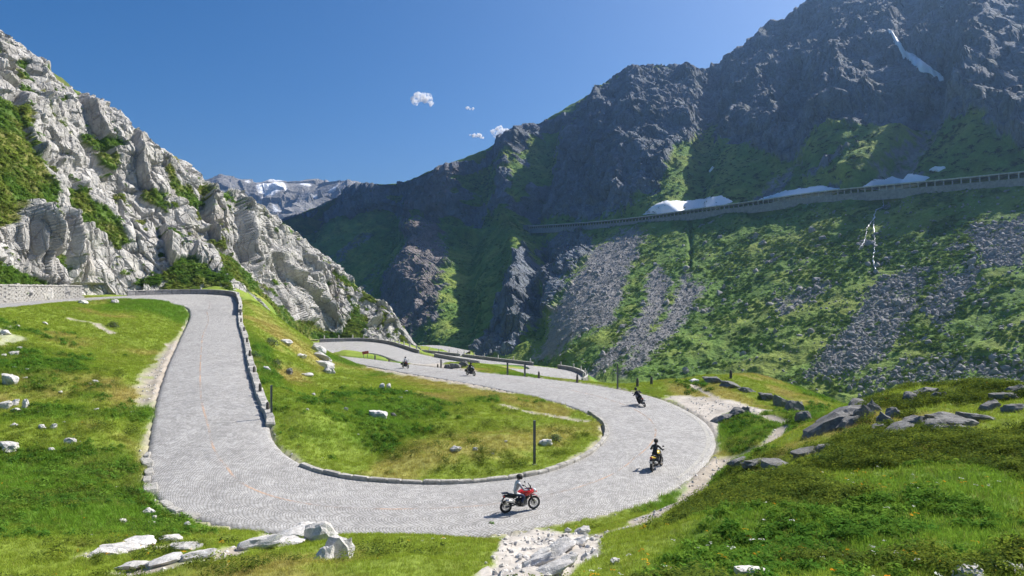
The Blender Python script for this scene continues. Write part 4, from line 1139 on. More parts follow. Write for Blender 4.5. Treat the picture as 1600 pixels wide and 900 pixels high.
# ------------------------------------------------------------------ avalanche gallery on the mountain flank
gx0, gx1 = 832, 1700
gp = np.array([P(x, *GAL[x]) for x in MX if 830 <= x <= 1850]); gpx_ = np.array([x for x in MX if 830 <= x <= 1850], float)
line = hermite(gpx_, gp, np.linspace(gx0, gx1, 400))
line = resample(line, 4.0); line[:, 2] -= np.interp(project(line)[0], [830, 1000, 1600], [.3, .8, 1.6])
nrm = np.array([-.87, -.49, 0])                       # downhill
gal = empty('avalanche_gallery', tuple(line[0])); tag(gal, 'long concrete avalanche gallery with open bays crossing the mountain flank', 'gallery')
org = Vector(line[0])
def ribbon(name, mat, prof):
    """profile: (downhill offset, height) loop swept along the gallery line"""
    P_ = np.array(prof); V = line[:, None, :] + nrm[None, None] * P_[None, :, :1] + np.array([0, 0, 1.])[None, None] * P_[None, :, 1:]
    V = np.concatenate([V, V[:, :1]], 1) - line[0]
    o = link(name, grid_mesh(name, V, smooth=False), gal, M[mat]); return o
ribbon('roof', 'gallery', [(6.3, 2.75), (6.3, 3.35), (-9, 4.3), (-9, 3.4)])
ribbon('deck', 'concrete', [(6.0, -.3), (6.0, .1), (-6, .1), (-6, -.3)])
ribbon('retaining_wall', 'concrete', [(6.15, -4.5), (6.05, .35), (5.65, .35), (5.65, -4.5)])
ribbon('back_wall', 'concrete', [(-4.5, -.3), (-4.5, 3.9), (-5.2, 3.9), (-5.2, -.3)])
pm = MB().box((0, 0, 1.05), (.45, .5, 2.6)).mesh('pillar'); pm.materials.append(M['gallery'])
gap_px = (1362, 1388)
for q in line:
    pxq = float(project(q)[0])
    o = link('pillar', pm, gal); o.location = tuple(q + nrm * 5.85 + np.array([0, 0, .7]) - line[0]); o.rotation_euler = (0, 0, math.atan2(.87, -.49))
    o['kind'] = 'thing'
    del o['kind']
q = line[0]
mbp = MB().box((0, 0, 2.0), (9, 13, 5.2)); o = mbp.build('portal', M['concrete'], gal); o.rotation_euler = (0, 0, math.atan2(.87, -.49)); o.location = (-1.5, 3, -.2)

# snow left over on the flank
M['snow'] = simple_mat('old_snow', (.80, .82, .85), .6, 0, .06, .4)
def snow_patch(poly, thick, label, n=(90, 34)):
    xs_ = [p[0] for p in poly]; ys_ = [p[1] for p in poly]
    pxs = np.linspace(min(xs_) - 6, max(xs_) + 6, n[0])
    ta = min(row_for(x, max(ys_) + 6) for x in pxs[::12]); tb = max(row_for(x, min(ys_) - 6) for x in pxs[::12])
    ts = np.linspace(ta, tb, n[1])
    X_, T_ = np.meshgrid(pxs, ts)
    b0 = sheet_at(X_, T_); n0 = sheet_at(X_, T_, mn)
    qx, qy = project(b0)
    sd = poly_sd(qx, qy, poly) + 2.2 * fbm(b0 / 5.0, 3, 171)
    sm_ = sstep(-3, 5, sd)
    off = thick * sm_ + .25 * fbm(b0 / 2.0, 3, 172) * sm_ - 3.5 * (1 - sstep(-4, 0, sd))
    V = b0 + n0 * off[..., None]
    c0 = V.reshape(-1, 3).mean(0)
    o = link('snow_patch', grid_mesh('snow_patch', V - c0), None, M['snow']); o.location = c0
    return tag(o, label, 'snow')
snow_patch([(1003,336),(1020,322),(1040,314),(1085,313),(1128,306),(1146,315),(1120,326),(1060,332)], 1.4, 'big white snow bank above the middle of the gallery')
snow_patch([(1180,314),(1215,302),(1250,295),(1290,291),(1318,297),(1290,308),(1230,316)], 1.7, 'long thin snow bank above the gallery left of the stream')
snow_patch([(1344,296),(1366,281),(1384,280),(1410,271),(1452,277),(1430,290),(1385,297)], 2.0, 'snow bank above the gallery over the stream outlet')
snow_patch([(1452,266),(1462,261),(1476,262),(1466,267)], 2.0, 'small snow patch above the gallery right of the stream')
snow_patch([(1388,46),(1398,52),(1410,75),(1440,95),(1474,120),(1470,127),(1448,118),(1425,98),(1404,78)], 3.0, 'long slanting snow streak in the gully high on the mountain')
snow_patch([(1488,128),(1500,108),(1506,105),(1500,118),(1490,132)], 2.0, 'narrow snow sliver right of the slanting snow streak')
snow_patch([(1104,258),(1110,253),(1116,262),(1109,268)], 2.0, 'tiny snow spot in the gully beside the rock buttress')
snow_patch([(1470,10),(1478,12),(1482,20),(1474,17)], 2.0, 'tiny snow spot near the top picture edge')
# stream below the gallery
M['stream'] = simple_mat('white_water', (.48, .51, .55), .3, 0, .2, 1.0)
def stream(pts, w):
    pts = np.array(pts, float)
    s = np.linspace(0, 1, 90)
    xs_ = np.interp(s, np.linspace(0, 1, len(pts)), pts[:, 0]) + rng.normal(0, .6, 90); ys_ = np.interp(s, np.linspace(0, 1, len(pts)), pts[:, 1])
    c_ = np.stack([sheet_at(np.array(x), np.array(row_for(x, y))) for x, y in zip(xs_, ys_)]); c_[:, 2] += .75
    ww = w * (.25 + rng.random(90) ** 2) * .5
    V = np.stack([c_ - np.outer(ww, [.87, -.5, 0]), c_ + np.array([0, 0, .18]), c_ + np.outer(ww, [.87, -.5, 0])], 1)
    o = link('stream', grid_mesh('stream', V), None, M['stream']); tag(o, kind='structure')
stream([(1378,303),(1372,320),(1366,340),(1366,360),(1368,390),(1364,408),(1367,424)], .6)
stream([(1366,345),(1356,362),(1352,378),(1343,394)], .45)

# ------------------------------------------------------------------ motorcycles and riders
def paint(name, col, rough=.28):
    m = simple_mat(name, col, rough, 0, .04, 6); m.node_tree.nodes['Principled BSDF'].inputs['Coat Weight'].default_value = .5; return m
M['tyre'] = simple_mat('tyre_rubber', (.018, .018, .019), .85)
M['black'] = simple_mat('black_plastic', (.02, .02, .022), .5)
M['engine'] = simple_mat('engine_metal', (.10, .10, .105), .45, .7)
M['chrome'] = simple_mat('brushed_steel', (.55, .55, .56), .3, .9)
M['alloy'] = simple_mat('rim_alloy', (.30, .30, .31), .35, .8)
M['gold'] = simple_mat('dark_bronze_rim', (.16, .12, .07), .4, .7)
M['red_lens'] = paint('red_tail_lens', (.45, .01, .01))
M['glass'] = simple_mat('tinted_screen', (.10, .11, .13), .12)
M['lamp'] = simple_mat('lamp_glass', (.75, .78, .80), .1)
M['plate'] = simple_mat('number_plate', (.72, .72, .70), .5)
PAINT = {'red': paint('red_bodywork', (.52, .012, .018)), 'yellow': paint('yellow_bodywork', (.72, .50, .015)), 'black': paint('black_bodywork', (.015, .015, .017)), 'blue': paint('dark_blue_bodywork', (.02, .03, .10)), 'darkred': paint('dark_red_bodywork', (.16, .012, .018))}
def wheel(root, name, x, R, rim, r=.058):
    w = empty(name, (x, 0, R)); w.parent = root
    MB().torus((0, 0, 0), R - r, r, 32, 8, 1.05).build('tyre', M['tyre'], w, True)
    mb = MB().torus((0, 0, 0), R - 2 * r + .005, .022, 32, 6, 1.6)
    mb.tube([(0, -.06, 0), (0, .06, 0)], .045, 10)
    for k in range(12):
        a = 2 * math.pi * k / 12
        mb.tube([(.04 * math.cos(a), .03 * (-1) ** k, .04 * math.sin(a)), ((R - 2 * r) * math.cos(a + .2), 0, (R - 2 * r) * math.sin(a + .2))], .007, 5, False)
    mb.build('rim', M[rim], w, True)
    d = MB().torus((0, -.075, 0), .11, .035, 24, 4, .1); d.torus((0, .075, 0), .11, .035, 24, 4, .1)
    d.build('brake_disc', M['chrome'], w)
    return w
def motorcycle(pos, heading, lean, style, colour, label, rim='alloy', cases=False):
    t = empty('motorcycle', pos, (lean, 0, heading))
    t.rotation_mode = 'XYZ'
    tag(t, label, 'motorcycle', None)
    body, adv = PAINT[colour], style == 'adventure'
    B = lambda name, mb, mat, sm=False, par=None: mb.build(name, mat, par or t, sm)
    wheel(t, 'rear_wheel', -.74, .32, rim); wheel(t, 'front_wheel', .76, .335 if adv else .305, rim, .05)
    fz = .335 if adv else .305
    mb = MB()
    for s in (-1, 1): mb.tube([(.76, s * .095, fz), (.55, s * .095, .80), (.47, s * .09, 1.02)], [.028, .032, .028], 8)
    mb.box((.48, 0, .98), (.07, .22, .03)); mb.box((.53, 0, .84), (.07, .22, .03)); B('fork', mb, M['engine'], True)
    mb = MB()
    for s in (-1, 1): mb.tube([(-.74, s * .12, .32), (-.12, s * .10, .42)], [.03, .045], 8)
    B('swingarm', mb, M['engine'], True)
    mb = MB().loft([(-.22, 0, .50, .10, .13), (-.10, 0, .47, .15, .19), (.12, 0, .46, .16, .20), (.28, 0, .50, .13, .18), (.36, 0, .56, .08, .12)])
    mb.tube([(.12, 0, .52), (.26, 0, .80)], [.12, .10], 10); mb.tube([(.05, -.19, .42), (.05, .19, .42)], .11, 12)
    B('engine', mb, M['engine'], True)
    mb = MB()
    for s in (-1, 1):
        mb.tube([(.47, 0, .98), (.25, s * .13, .78), (-.15, s * .13, .55), (-.2, s * .1, .42)], .025, 8); mb.tube([(-.12, s * .11, .68), (-.60, s * .09, .84)], .02, 6); mb.tube([(-.15, s * .1, .5), (-.5, s * .09, .80)], .018, 6)
        mb.tube([(-.05, s * .12, .36), (-.05, s * .25, .36)], .018, 6)
    B('frame', mb, M['black'], True)
    mb = MB()
    for s in (-.05, .05): mb.tube([(.34, s, .52), (.36, s, .32), (.15, s - .03, .25), (-.15, -.14, .30), (-.35, -.16, .42)], .022, 8)
    B('exhaust_pipe', mb, M['engine'], True)
    up = .10 if adv else .0
    B('muffler', MB().tube([(-.33, -.17, .42 + up * .4), (-.42, -.19, .48 + up), (-.80, -.21, .58 + up), (-.84, -.21, .59 + up)], [.035, .062, .068, .05], 12), M['chrome'], True)
    # bodywork
    B('tank', MB().loft([(-.18, 0, .84, .09, .06), (-.08, 0, .90, .14, .11), (.10, 0, .94, .17, .14), (.28, 0, .95, .16, .14), (.40, 0, .95, .10, .10), (.46, 0, .95, .05, .05)], 14), body, True)
    B('seat', MB().loft([(-.66, 0, .90, .07, .03), (-.60, 0, .90, .12, .05), (-.42, 0, .87, .14, .05), (-.30, 0, .81, .15, .05), (-.12, 0, .80, .11, .05), (-.06, 0, .82, .06, .04)], 12), M['black'], True)
    tail = B('tail', MB().loft([(-.86, 0, .86, .04, .03), (-.80, 0, .85, .08, .06), (-.60, 0, .80, .12, .07), (-.35, 0, .74, .12, .06), (-.25, 0, .72, .08, .04)], 12), body if colour == 'yellow' else M['black'], True)
    B('tail_light', MB().box((-.87, 0, .84), (.05, .16, .07)), M['red_lens'], par=tail)
    B('rear_mudguard', MB().loft([(-.98, 0, .56, .07, .015), (-.93, 0, .66, .08, .015), (-.84, 0, .78, .08, .02), (-.7, 0, .80, .06, .02)], 8), M['black'], True)
    B('number_plate', MB().box((-.985, 0, .58), (.015, .18, .14), (0, -.35, 0)), M['plate'])
    B('front_mudguard', MB().loft([(.52, 0, fz + .30, .05, .012), (.64, 0, fz + .40, .07, .02), (.80, 0, fz + .40, .07, .02), (.95, 0, fz + .30, .05, .012)], 8), M['black'] if not adv else body, True)
    if adv:
        B('fairing', MB().loft([(.16, 0, .86, .20, .12), (.32, 0, .90, .235, .17), (.50, 0, .93, .20, .17), (.64, 0, .93, .13, .13), (.76, 0, .92, .06, .07), (.92, 0, .87, .03, .025)], 14), body, True)
        B('windscreen', MB().loft([(.44, 0, 1.33, .09, .012), (.50, 0, 1.22, .13, .015), (.58, 0, 1.08, .14, .02), (.62, 0, 1.02, .12, .02)], 10), M['glass'], True)
        mb = MB().box((-.80, 0, .985), (.34, .24, .025)); [mb.tube([(-.62, s * .09, .88), (-.72, s * .1, .98)], .012, 6) for s in (-1, 1)]
        B('luggage_rack', mb, M['black'])
        B('radiator_guard', MB().loft([(.28, 0, .66, .12, .10), (.42, 0, .70, .14, .13), (.48, 0, .74, .08, .10)], 10), M['black'], True)
    else:
        B('radiator', MB().box((.42, 0, .66), (.07, .30, .26), (0, .25, 0)), M['black'])
        B('belly_pan', MB().loft([(-.2, 0, .24, .08, .04), (.1, 0, .26, .13, .07), (.34, 0, .34, .10, .08), (.42, 0, .42, .04, .06)], 10), M['black'], True)
        if style == 'sport':
            B('fairing', MB().loft([(.10, 0, .66, .19, .22), (.34, 0, .74, .22, .27), (.56, 0, .88, .17, .20), (.74, 0, .92, .09, .12), (.82, 0, .90, .03, .04)], 14), body, True)
            B('windscreen', MB().loft([(.46, 0, 1.22, .08, .012), (.58, 0, 1.12, .12, .02), (.70, 0, 1.02, .10, .02)], 10), M['glass'], True)
    hl = .80 if adv else .66
    B('headlight', MB().loft([(hl - .12, 0, .98, .09, .08), (hl, 0, .96, .10, .08), (hl + .05, 0, .95, .06, .05)], 12), M['lamp'], True)
    bar = B('handlebar', MB().tube([(.30, -.40, 1.10), (.36, -.25, 1.12), (.44, -.08, 1.06), (.44, .08, 1.06), (.36, .25, 1.12), (.30, .40, 1.10)], .014, 8), M['black'], True)
    for s in (-1, 1):
        B('grip', MB().tube([(.345, s * .29, 1.117), (.30, s * .41, 1.10)], .021, 8), M['tyre'], True, bar)
        B('mirror', MB().tube([(.37, s * .24, 1.12), (.40, s * .30, 1.27)], .008, 5).loft([(.385, s * .33, 1.30, .07, .045), (.41, s * .33, 1.30, .06, .035)], 8), M['black'], True)
    if cases:
        for s in (-1, 1): B('pannier', MB().box((-.66, s * .29, .66), (.42, .2, .32), taper=.9), M['black'])
    return t

def skin_body(name, joints, edges, mats, pick):
    bm = bmesh.new(); lay = bm.verts.layers.skin.verify()
    vs_ = []
    for k, (p, r) in enumerate(joints):
        v = bm.verts.new(p); v[lay].radius = (r, r) if not isinstance(r, tuple) else r; v[lay].use_root = (k == 0); vs_.append(v)
    for a, b in edges: bm.edges.new((vs_[a], vs_[b]))
    me = bpy.data.meshes.new(name + '_bones'); bm.to_mesh(me); bm.free()
    o = bpy.data.objects.new(name + '_bones', me); COL.objects.link(o)
    m1 = o.modifiers.new('s', 'SKIN'); m1.use_smooth_shade = True; m1.branch_smoothing = .3
    m2 = o.modifiers.new('d', 'SUBSURF'); m2.levels = 2
    dg = bpy.context.evaluated_depsgraph_get(); dg.update()
    out = bpy.data.meshes.new_from_object(o.evaluated_get(dg), depsgraph=dg)
    bpy.data.objects.remove(o); bpy.data.meshes.remove(me)
    out.name = name; out.materials.clear()
    for m in mats: out.materials.append(m)
    for p in out.polygons: p.material_index = pick(p.center); p.use_smooth = True
    return out
M['denim'] = simple_mat('dark_blue_trousers', (.035, .045, .10), .85); M['white_cloth'] = simple_mat('white_grey_jacket', (.62, .62, .64), .8); M['grey_cloth'] = simple_mat('grey_panel', (.30, .29, .33), .8); M['black_cloth'] = simple_mat('black_textile', (.018, .018, .02), .75); M['boot'] = simple_mat('boot_leather', (.02, .018, .016), .5)
M['skin'] = simple_mat('skin', (.45, .27, .20), .6); M['visor'] = simple_mat('dark_visor', (.02, .02, .03), .08)
def rider(bike, jacket, trousers, helmet, label, crouch=0.0, stripe=None):
    t = empty('person', bike.location, bike.rotation_euler); tag(t, label, 'person')
    c_ = crouch
    hip = Vector((-.30, 0, .93)); chest = Vector((-.20 + .25 * c_, 0, 1.24 - .06 * c_)); sh = Vector((-.14 + .38 * c_, 0, 1.44 - .12 * c_)); neck = Vector((-.11 + .44 * c_, 0, 1.54 - .13 * c_)); head = neck + Vector((.03, 0, .12))
    J = [(hip, (.16, .135)), (Vector((-.25 + .1 * c_, 0, 1.08 - .02 * c_)), (.145, .12)), (chest, (.17, .135)), (sh, (.13, .10)), (neck, .062), (head, .075)]
    E = [(0, 1), (1, 2), (2, 3), (3, 4), (4, 5)]
    for s in (-1, 1):
        k = len(J)
        sp = sh + Vector((.0, s * .19, -.03)); el = (sp + Vector((.33, s * .36, 1.12))) / 2 + Vector((-.06, s * .10, -.12)); wr = Vector((.285, s * .355, 1.125))
        J += [(sp, .072), (el, .052), (wr, .036)]; E += [(3, k), (k, k + 1), (k + 1, k + 2)]
        k = len(J)
        J += [(hip + Vector((.08, s * .11, -.03)), .095), (Vector((.14, s * .235, .80)), .068), (Vector((-.02, s * .235, .47)), .050), (Vector((-.06, s * .225, .41)), .045), (Vector((.10, s * .235, .39)), .04)]
        E += [(0, k), (k, k + 1), (k + 1, k + 2), (k + 2, k + 3), (k + 3, k + 4)]
    def pick(c):
        if c.z < .52: return 2
        if c.z > neck.z + .03 and abs(c.y) < .12: return 3
        if c.z < .92 and (c.x > -.5): return 1
        if stripe and abs(c.y) > .10 and c.z < sh.z and c.z > .98 and c.x > -.30 : return 4
        return 0
    me = skin_body('body', J, E, [M[jacket], M[trousers], M['boot'], M['skin'], M[stripe or jacket]], pick)
    link('body', me, t)
    hc = head + Vector((.02, 0, .045))
    mb = MB().loft([(hc.x - .145, 0, hc.z + .01, .05, .06), (hc.x - .12, 0, hc.z + .01, .095, .10), (hc.x - .04, 0, hc.z + .01, .125, .135), (hc.x + .05, 0, hc.z, .125, .135), (hc.x + .11, 0, hc.z - .02, .10, .12), (hc.x + .15, 0, hc.z - .05, .06, .07)], 16, 2.1)
    h = mb.build('helmet', M[helmet], t, True)
    MB().loft([(hc.x + .055, 0, hc.z + .025, .128, .052), (hc.x + .12, 0, hc.z + .02, .100, .05), (hc.x + .142, 0, hc.z + .012, .06, .04)], 14, 2.2).build('visor', M['visor'], h, True)
    for s in (-1, 1):
        g = MB().loft([(.245, s * .355, 1.128, .034, .022), (.285, s * .353, 1.135, .044, .024), (.325, s * .352, 1.138, .042, .02)], 8)
        for k, ln in enumerate((.9, 1.0, .97, .8)):
            y = s * (.315 + .026 * k); gx = .345 - .035 * (abs(y) - .29) / .12
            g.tube([(.315, y, 1.142), (gx + .022 * ln, y, 1.138), (gx + .034 * ln, y, 1.115), (gx + .02 * ln, y, 1.088)], [.0115, .011, .010, .008], 6)
        g.tube([(.275, s * .318, 1.125), (.305, s * .292, 1.105), (.338, s * .288, 1.094)], [.013, .012, .009], 6)
        g.build('glove', M['boot'], t, True)
    return t
def road_z(x, y): return float(road_near(np.array([x]), np.array([y]))[1][0])
def on_road(rear, front):
    """rear and front contact points measured in the photograph -> position and heading"""
    def hit(px, py):
        d = float(ground(px, py, 20)[1])
        for _ in range(40):
            x = d * (px - 800) / FPX; z = road_z(x, d); d = .5 * d + .5 * (CZ - z) * FPX / (py - 450)
        return np.array([d * (px - 800) / FPX, d, z])
    a, b = hit(*rear), hit(*front)
    c0 = (a + b) / 2
    return Vector((c0[0], c0[1], road_z(c0[0], c0[1]) + .012)), math.atan2(b[1] - a[1], b[0] - a[0])
p_, h_ = on_road((791, 802), (833, 796)); b1 = motorcycle(p_, h_, 0.03, 'adventure', 'red', 'red touring motorcycle with silver muffler nearest the camera on the lower bend')
rider(b1, 'white_cloth', 'denim', 'black_cloth', 'rider in white and dark jacket sitting upright on the red motorcycle', .05, 'grey_cloth')
p_, h_ = on_road((1020, 737), (1033, 728.5)); b2 = motorcycle(p_, h_, -0.06, 'naked', 'yellow', 'yellow and black motorcycle seen from behind on the hairpin', 'gold')
rider(b2, 'black_cloth', 'black_cloth', 'black_cloth', 'rider all in black on the yellow motorcycle', .35)
p_, h_ = on_road((1009, 636.5), (998, 631)); b3 = motorcycle(p_, h_, -0.36, 'sport', 'blue', 'dark motorcycle leaning over at the far end of the hairpin')
rider(b3, 'black_cloth', 'black_cloth', 'black_cloth', 'dark-clad rider leaning into the curve at the far hairpin end', .5)
p_, h_ = on_road((732, 586.5), (739, 587.5)); h_ = math.radians(-50); b4 = motorcycle(p_, h_, 0.0, 'sport', 'black', 'black motorcycle coming down the far straight beside the grassy mound', cases=True)
rider(b4, 'black_cloth', 'black_cloth', 'black_cloth', 'black-clad rider on the far straight beside the grassy mound', .2)
p_, h_ = on_road((631, 575), (636, 575.6)); h_ = math.radians(-52); b5 = motorcycle(p_, h_, 0.0, 'adventure', 'darkred', 'small far motorcycle at the end of the second hairpin parapet', cases=True)
rider(b5, 'white_cloth', 'black_cloth', 'black_cloth', 'far rider in a white jacket near the second hairpin', .1)

# ------------------------------------------------------------------ plants and loose stone: real instances on measured ground
def proto(name, v, f, mat):
    me = bpy.data.meshes.new(name); me.from_pydata([tuple(p) for p in v], [], f)
    if mat is not None: me.materials.append(mat)
    return bpy.data.objects.new(name, me)            # not linked: only a source for the instances
def blades(seed, n, h, spread, w, lean=.5):
    r = random.Random(seed); v = []; f = []
    for k in range(n):
        a = r.uniform(0, 6.283); rr = spread * math.sqrt(r.random()); x, y = rr * math.cos(a), rr * math.sin(a)
        hh = h * r.uniform(.55, 1.1); b = r.uniform(0, 6.283); le = hh * lean * r.uniform(.2, 1.2); ww = w * r.uniform(.7, 1.3)
        cx_, cy_ = math.cos(b), math.sin(b); k0 = len(v)
        v += [(x - ww * cy_, y + ww * cx_, -.03), (x + ww * cy_, y - ww * cx_, -.03), (x + le * .35 * cx_ + ww * .7 * cy_, y + le * .35 * cy_ - ww * .7 * cx_, hh * .6), (x + le * .35 * cx_ - ww * .7 * cy_, y + le * .35 * cy_ + ww * .7 * cx_, hh * .6), (x + le * cx_, y + le * cy_, hh)]
        f += [(k0, k0 + 1, k0 + 2, k0 + 3), (k0 + 3, k0 + 2, k0 + 4)]
    return v, f
def leaves(seed, n, rx, rz, s, z0=0.0, up=.5):
    """leafy clump: small folded leaves through a dome"""
    r = random.Random(seed); v = []; f = []
    for k in range(n):
        a = r.uniform(0, 6.283); q = r.random() ** .5; el = r.random()
        rad = rx * (.35 + .65 * r.random()) * math.cos(el * 1.35); x, y, z = rad * math.cos(a), rad * math.sin(a), z0 + rz * math.sin(el * 1.5) * (.5 + .5 * r.random())
        n_ = Vector((x / rx, y / rx, up + z / max(rz, .01) + r.uniform(-.4, .4))) + Vector((r.uniform(-.7, .7), r.uniform(-.7, .7), 0)); n_.normalize()
        t_ = n_.orthogonal().normalized(); t_ = (Matrix.Rotation(r.uniform(0, 6.28), 3, n_) @ t_); b_ = n_.cross(t_)
        ss = s * r.uniform(.6, 1.3); c_ = Vector((x, y, z)); k0 = len(v)
        v += [c_ - t_ * ss, c_ - b_ * ss * .45 + n_ * ss * .12, c_ + t_ * ss, c_ + b_ * ss * .45 + n_ * ss * .12]
        f += [(k0, k0 + 1, k0 + 2, k0 + 3)]
    return v, f
def scatter(name, protos, pts, rot, scl, tint, label=None):
    me = bpy.data.meshes.new(name)
    me.vertices.add(len(pts)); me.vertices.foreach_set('co', np.asarray(pts, np.float32).reshape(-1))
    for an, ty, arr, key in (('rot', 'FLOAT_VECTOR', rot, 'vector'), ('scl', 'FLOAT_VECTOR', scl, 'vector'), ('tint', 'FLOAT_COLOR', np.concatenate([tint, np.ones((len(pts), 1))], 1), 'color'), ('pick', 'INT', rng.integers(0, len(protos), len(pts)), 'value')):
        a = me.attributes.new(an, ty, 'POINT'); a.data.foreach_set(key, np.asarray(arr, np.float32 if ty != 'INT' else np.int32).reshape(-1))
    o = link(name, me)
    ng = bpy.data.node_groups.new(name + '_nodes', 'GeometryNodeTree')
    ng.interface.new_socket('Geometry', in_out='INPUT', socket_type='NodeSocketGeometry'); ng.interface.new_socket('Geometry', in_out='OUTPUT', socket_type='NodeSocketGeometry')
    N, L = ng.nodes, ng.links
    gi, go = N.new('NodeGroupInput'), N.new('NodeGroupOutput')
    g2i = N.new('GeometryNodeGeometryToInstance')
    for p in protos[::-1]:
        oi = N.new('GeometryNodeObjectInfo'); oi.inputs['Object'].default_value = p; oi.transform_space = 'ORIGINAL'
        if 'As Instance' in oi.inputs: oi.inputs['As Instance'].default_value = False
        L.new(oi.outputs['Geometry'], g2i.inputs[0])
    ip = N.new('GeometryNodeInstanceOnPoints')
    L.new(gi.outputs[0], ip.inputs['Points']); L.new(g2i.outputs[0], ip.inputs['Instance'])
    ip.inputs['Pick Instance'].default_value = True
    def attr(n, ty):
        q = N.new('GeometryNodeInputNamedAttribute'); q.data_type = ty; q.inputs['Name'].default_value = n; return q.outputs['Attribute']
    L.new(attr('pick', 'INT'), ip.inputs['Instance Index']); L.new(attr('rot', 'FLOAT_VECTOR'), ip.inputs['Rotation']); L.new(attr('scl', 'FLOAT_VECTOR'), ip.inputs['Scale'])
    L.new(ip.outputs[0], go.inputs[0])
    md_ = o.modifiers.new('scatter', 'NODES'); md_.node_group = ng
    tag(o, label, kind='stuff')
    return o
GRASS = [proto('tuft', *blades(k, 14, .13, .17, .006, .8), M['leaf']) for k in range(4)]
DRYG = [proto('tuft', *blades(20 + k, 12, .19, .15, .004, .9), M['leaf']) for k in range(3)]
HERB = [proto('herb', *leaves(40 + k, 46, .26, .24, .060), M['leaf']) for k in range(4)]
SHRUB = [proto('shrub', *leaves(60 + k, 80, .36, .26, .036), M['leaf']) for k in range(3)]
FLOW = [proto('flower', *leaves(80 + k, 9, .10, .05, .030, .22, 1.5), M['leaf']) for k in range(2)]
CLUMP = [proto('clump', *leaves(90 + k, 90, 1.0, .75, .20), M['leaf']) for k in range(3)]

def sample_ground(n, dmin, dmax):
    """random ground points, even in viewing angle so that near ground is denser"""
    d = np.exp(rng.uniform(np.log(dmin), np.log(dmax), n)); ang = rng.uniform(-.86, .86, n)
    x = d * ang; return x, d
def dens(n, dmin, dmax, power=1.35):
    u = rng.random(n); a = dmin ** power, dmax ** power
    d = (a[0] + u * (a[1] - a[0])) ** (1 / power)
    return d * rng.uniform(-.86, .86, n), d
def gpts(n, dmin, dmax, power=1.35):
    x, y = dens(n, dmin, dmax, power); return x, y
def pack(x, y, sc, jitter=.3, sink=.0):
    n = len(x); z = H(x, y) - sink
    rot = np.stack([rng.normal(0, .14, n), rng.normal(0, .14, n), rng.uniform(0, 6.283, n)], -1)
    s = sc * rng.uniform(1 - jitter, 1 + jitter, n)
    return np.stack([x, y, z], -1), rot, np.stack([s, s, s * rng.uniform(.8, 1.2, n)], -1)
def vis(x, y):
    """ground the camera (or one a few steps aside) can see"""
    d = np.hypot(x, y); ok = np.ones(len(x), bool); zt = H(x, y) + .4
    for f in np.linspace(.25, .97, 22):
        zl = CZ + 1.0 + (zt - CZ - 1.0) * f
        ok &= H(x * f, y * f) < zl + .35
    return ok
bare_all = np.maximum(bare, slabm)
def keep_grass(x, y, lim=.25, rd=.12):
    dr = H(x, y, DR); b = H(x, y, bare_all)
    return (dr > rd) & (b < lim) & vis(x, y)
def tint_at(x, y):
    l, d = H(x, y, lush), H(x, y, dry)
    return sward(l, d)
# short turf
x, y = gpts(400000, 6, 118, 1.2); k = keep_grass(x, y); x, y = x[k], y[k]
t = tint_at(x, y) * np.array([1.2, 1.15, 1.1]); dn_ = np.hypot(x, y)
dr_ = H(x, y, dry) * (1 - .7 * H(x, y, lush)); isdry = rng.random(len(x)) < dr_ * .55 + .06
sz = np.clip(.5 + .017 * dn_, .5, 1.6) * (.75 + .4 * H(x, y, lush))
p0, r0, s0 = pack(x, y, sz)
g_ = ~isdry
scatter('grass', GRASS, p0[g_], r0[g_], s0[g_], t[g_], 'short alpine turf covering the meadows and banks')
td = t[isdry] * .4 + np.array([.30, .25, .10]) * .6
scatter('dry_grass', DRYG, p0[isdry], r0[isdry], s0[isdry] * .95, td, 'straw coloured dry grass between the green turf')
# broad-leaved herbs in the lush hollows, dwarf shrubs on the shoulder
x, y = gpts(90000, 6, 75, 1.15); k = keep_grass(x, y, .2, .5); x, y = x[k], y[k]
w = H(x, y, lush) * sstep(-.15, .25, fbm(np.stack([x / 2.2, y / 2.2, x * 0], -1), 3, 301))
k = rng.random(len(x)) < w * .8; x, y = x[k], y[k]
p0, r0, s0 = pack(x, y, .55 + .011 * y, .45)
mixv = rng.random((len(x), 1)) * sstep(-.3, .4, fbm(np.stack([x / 3, y / 3, x * 0], -1), 3, 302))[:, None]
scatter('herbs', HERB, p0, r0, s0, np.array([.085, .19, .027]) * (1 - mixv) + np.array([.20, .32, .045]) * mixv, 'low broad-leaved herbs in the lush hollows')
x, y = gpts(90000, 6, 60, 1.1); k = keep_grass(x, y, .03, .8) & (H(x + .35, y, bare_all) < .1) & (H(x - .35, y, bare_all) < .1) & (H(x, y - .5, bare_all) < .1); x, y = x[k], y[k]
qx, qy = project(np.stack([x, y, H(x, y)], -1))
w = sstep(.0, .25, fbm(np.stack([x / 3.6, y / 4.5, x * 0], -1), 4, 311)) * np.clip(sstep(-60, 60, poly_sd(qx, qy, [(1020,900),(1120,790),(1260,700),(1420,605),(1700,590),(1700,900)])) + .12, 0, 1)
k = rng.random(len(x)) < w * .9; x, y = x[k], y[k]
p0, r0, s0 = pack(x, y, .72 + .010 * y, .5)
mixv = rng.random((len(x), 1))
scatter('dwarf_shrubs', SHRUB, p0, r0, s0, np.array([.06, .10, .024]) * (1 - mixv) + np.array([.21, .26, .035]) * mixv, 'dwarf alpine shrubs on the near shoulder')
x, y = gpts(7000, 6, 45, 1.1); k = keep_grass(x, y, .2, .8); x, y = x[k], y[k]
w = sstep(.15, .4, fbm(np.stack([x / 2.5, y / 2.5, x * 0], -1), 3, 321)); k = rng.random(len(x)) < w ** 2 * .55 + .008; x, y = x[k], y[k]
p0, r0, s0 = pack(x, y, .6, .4)
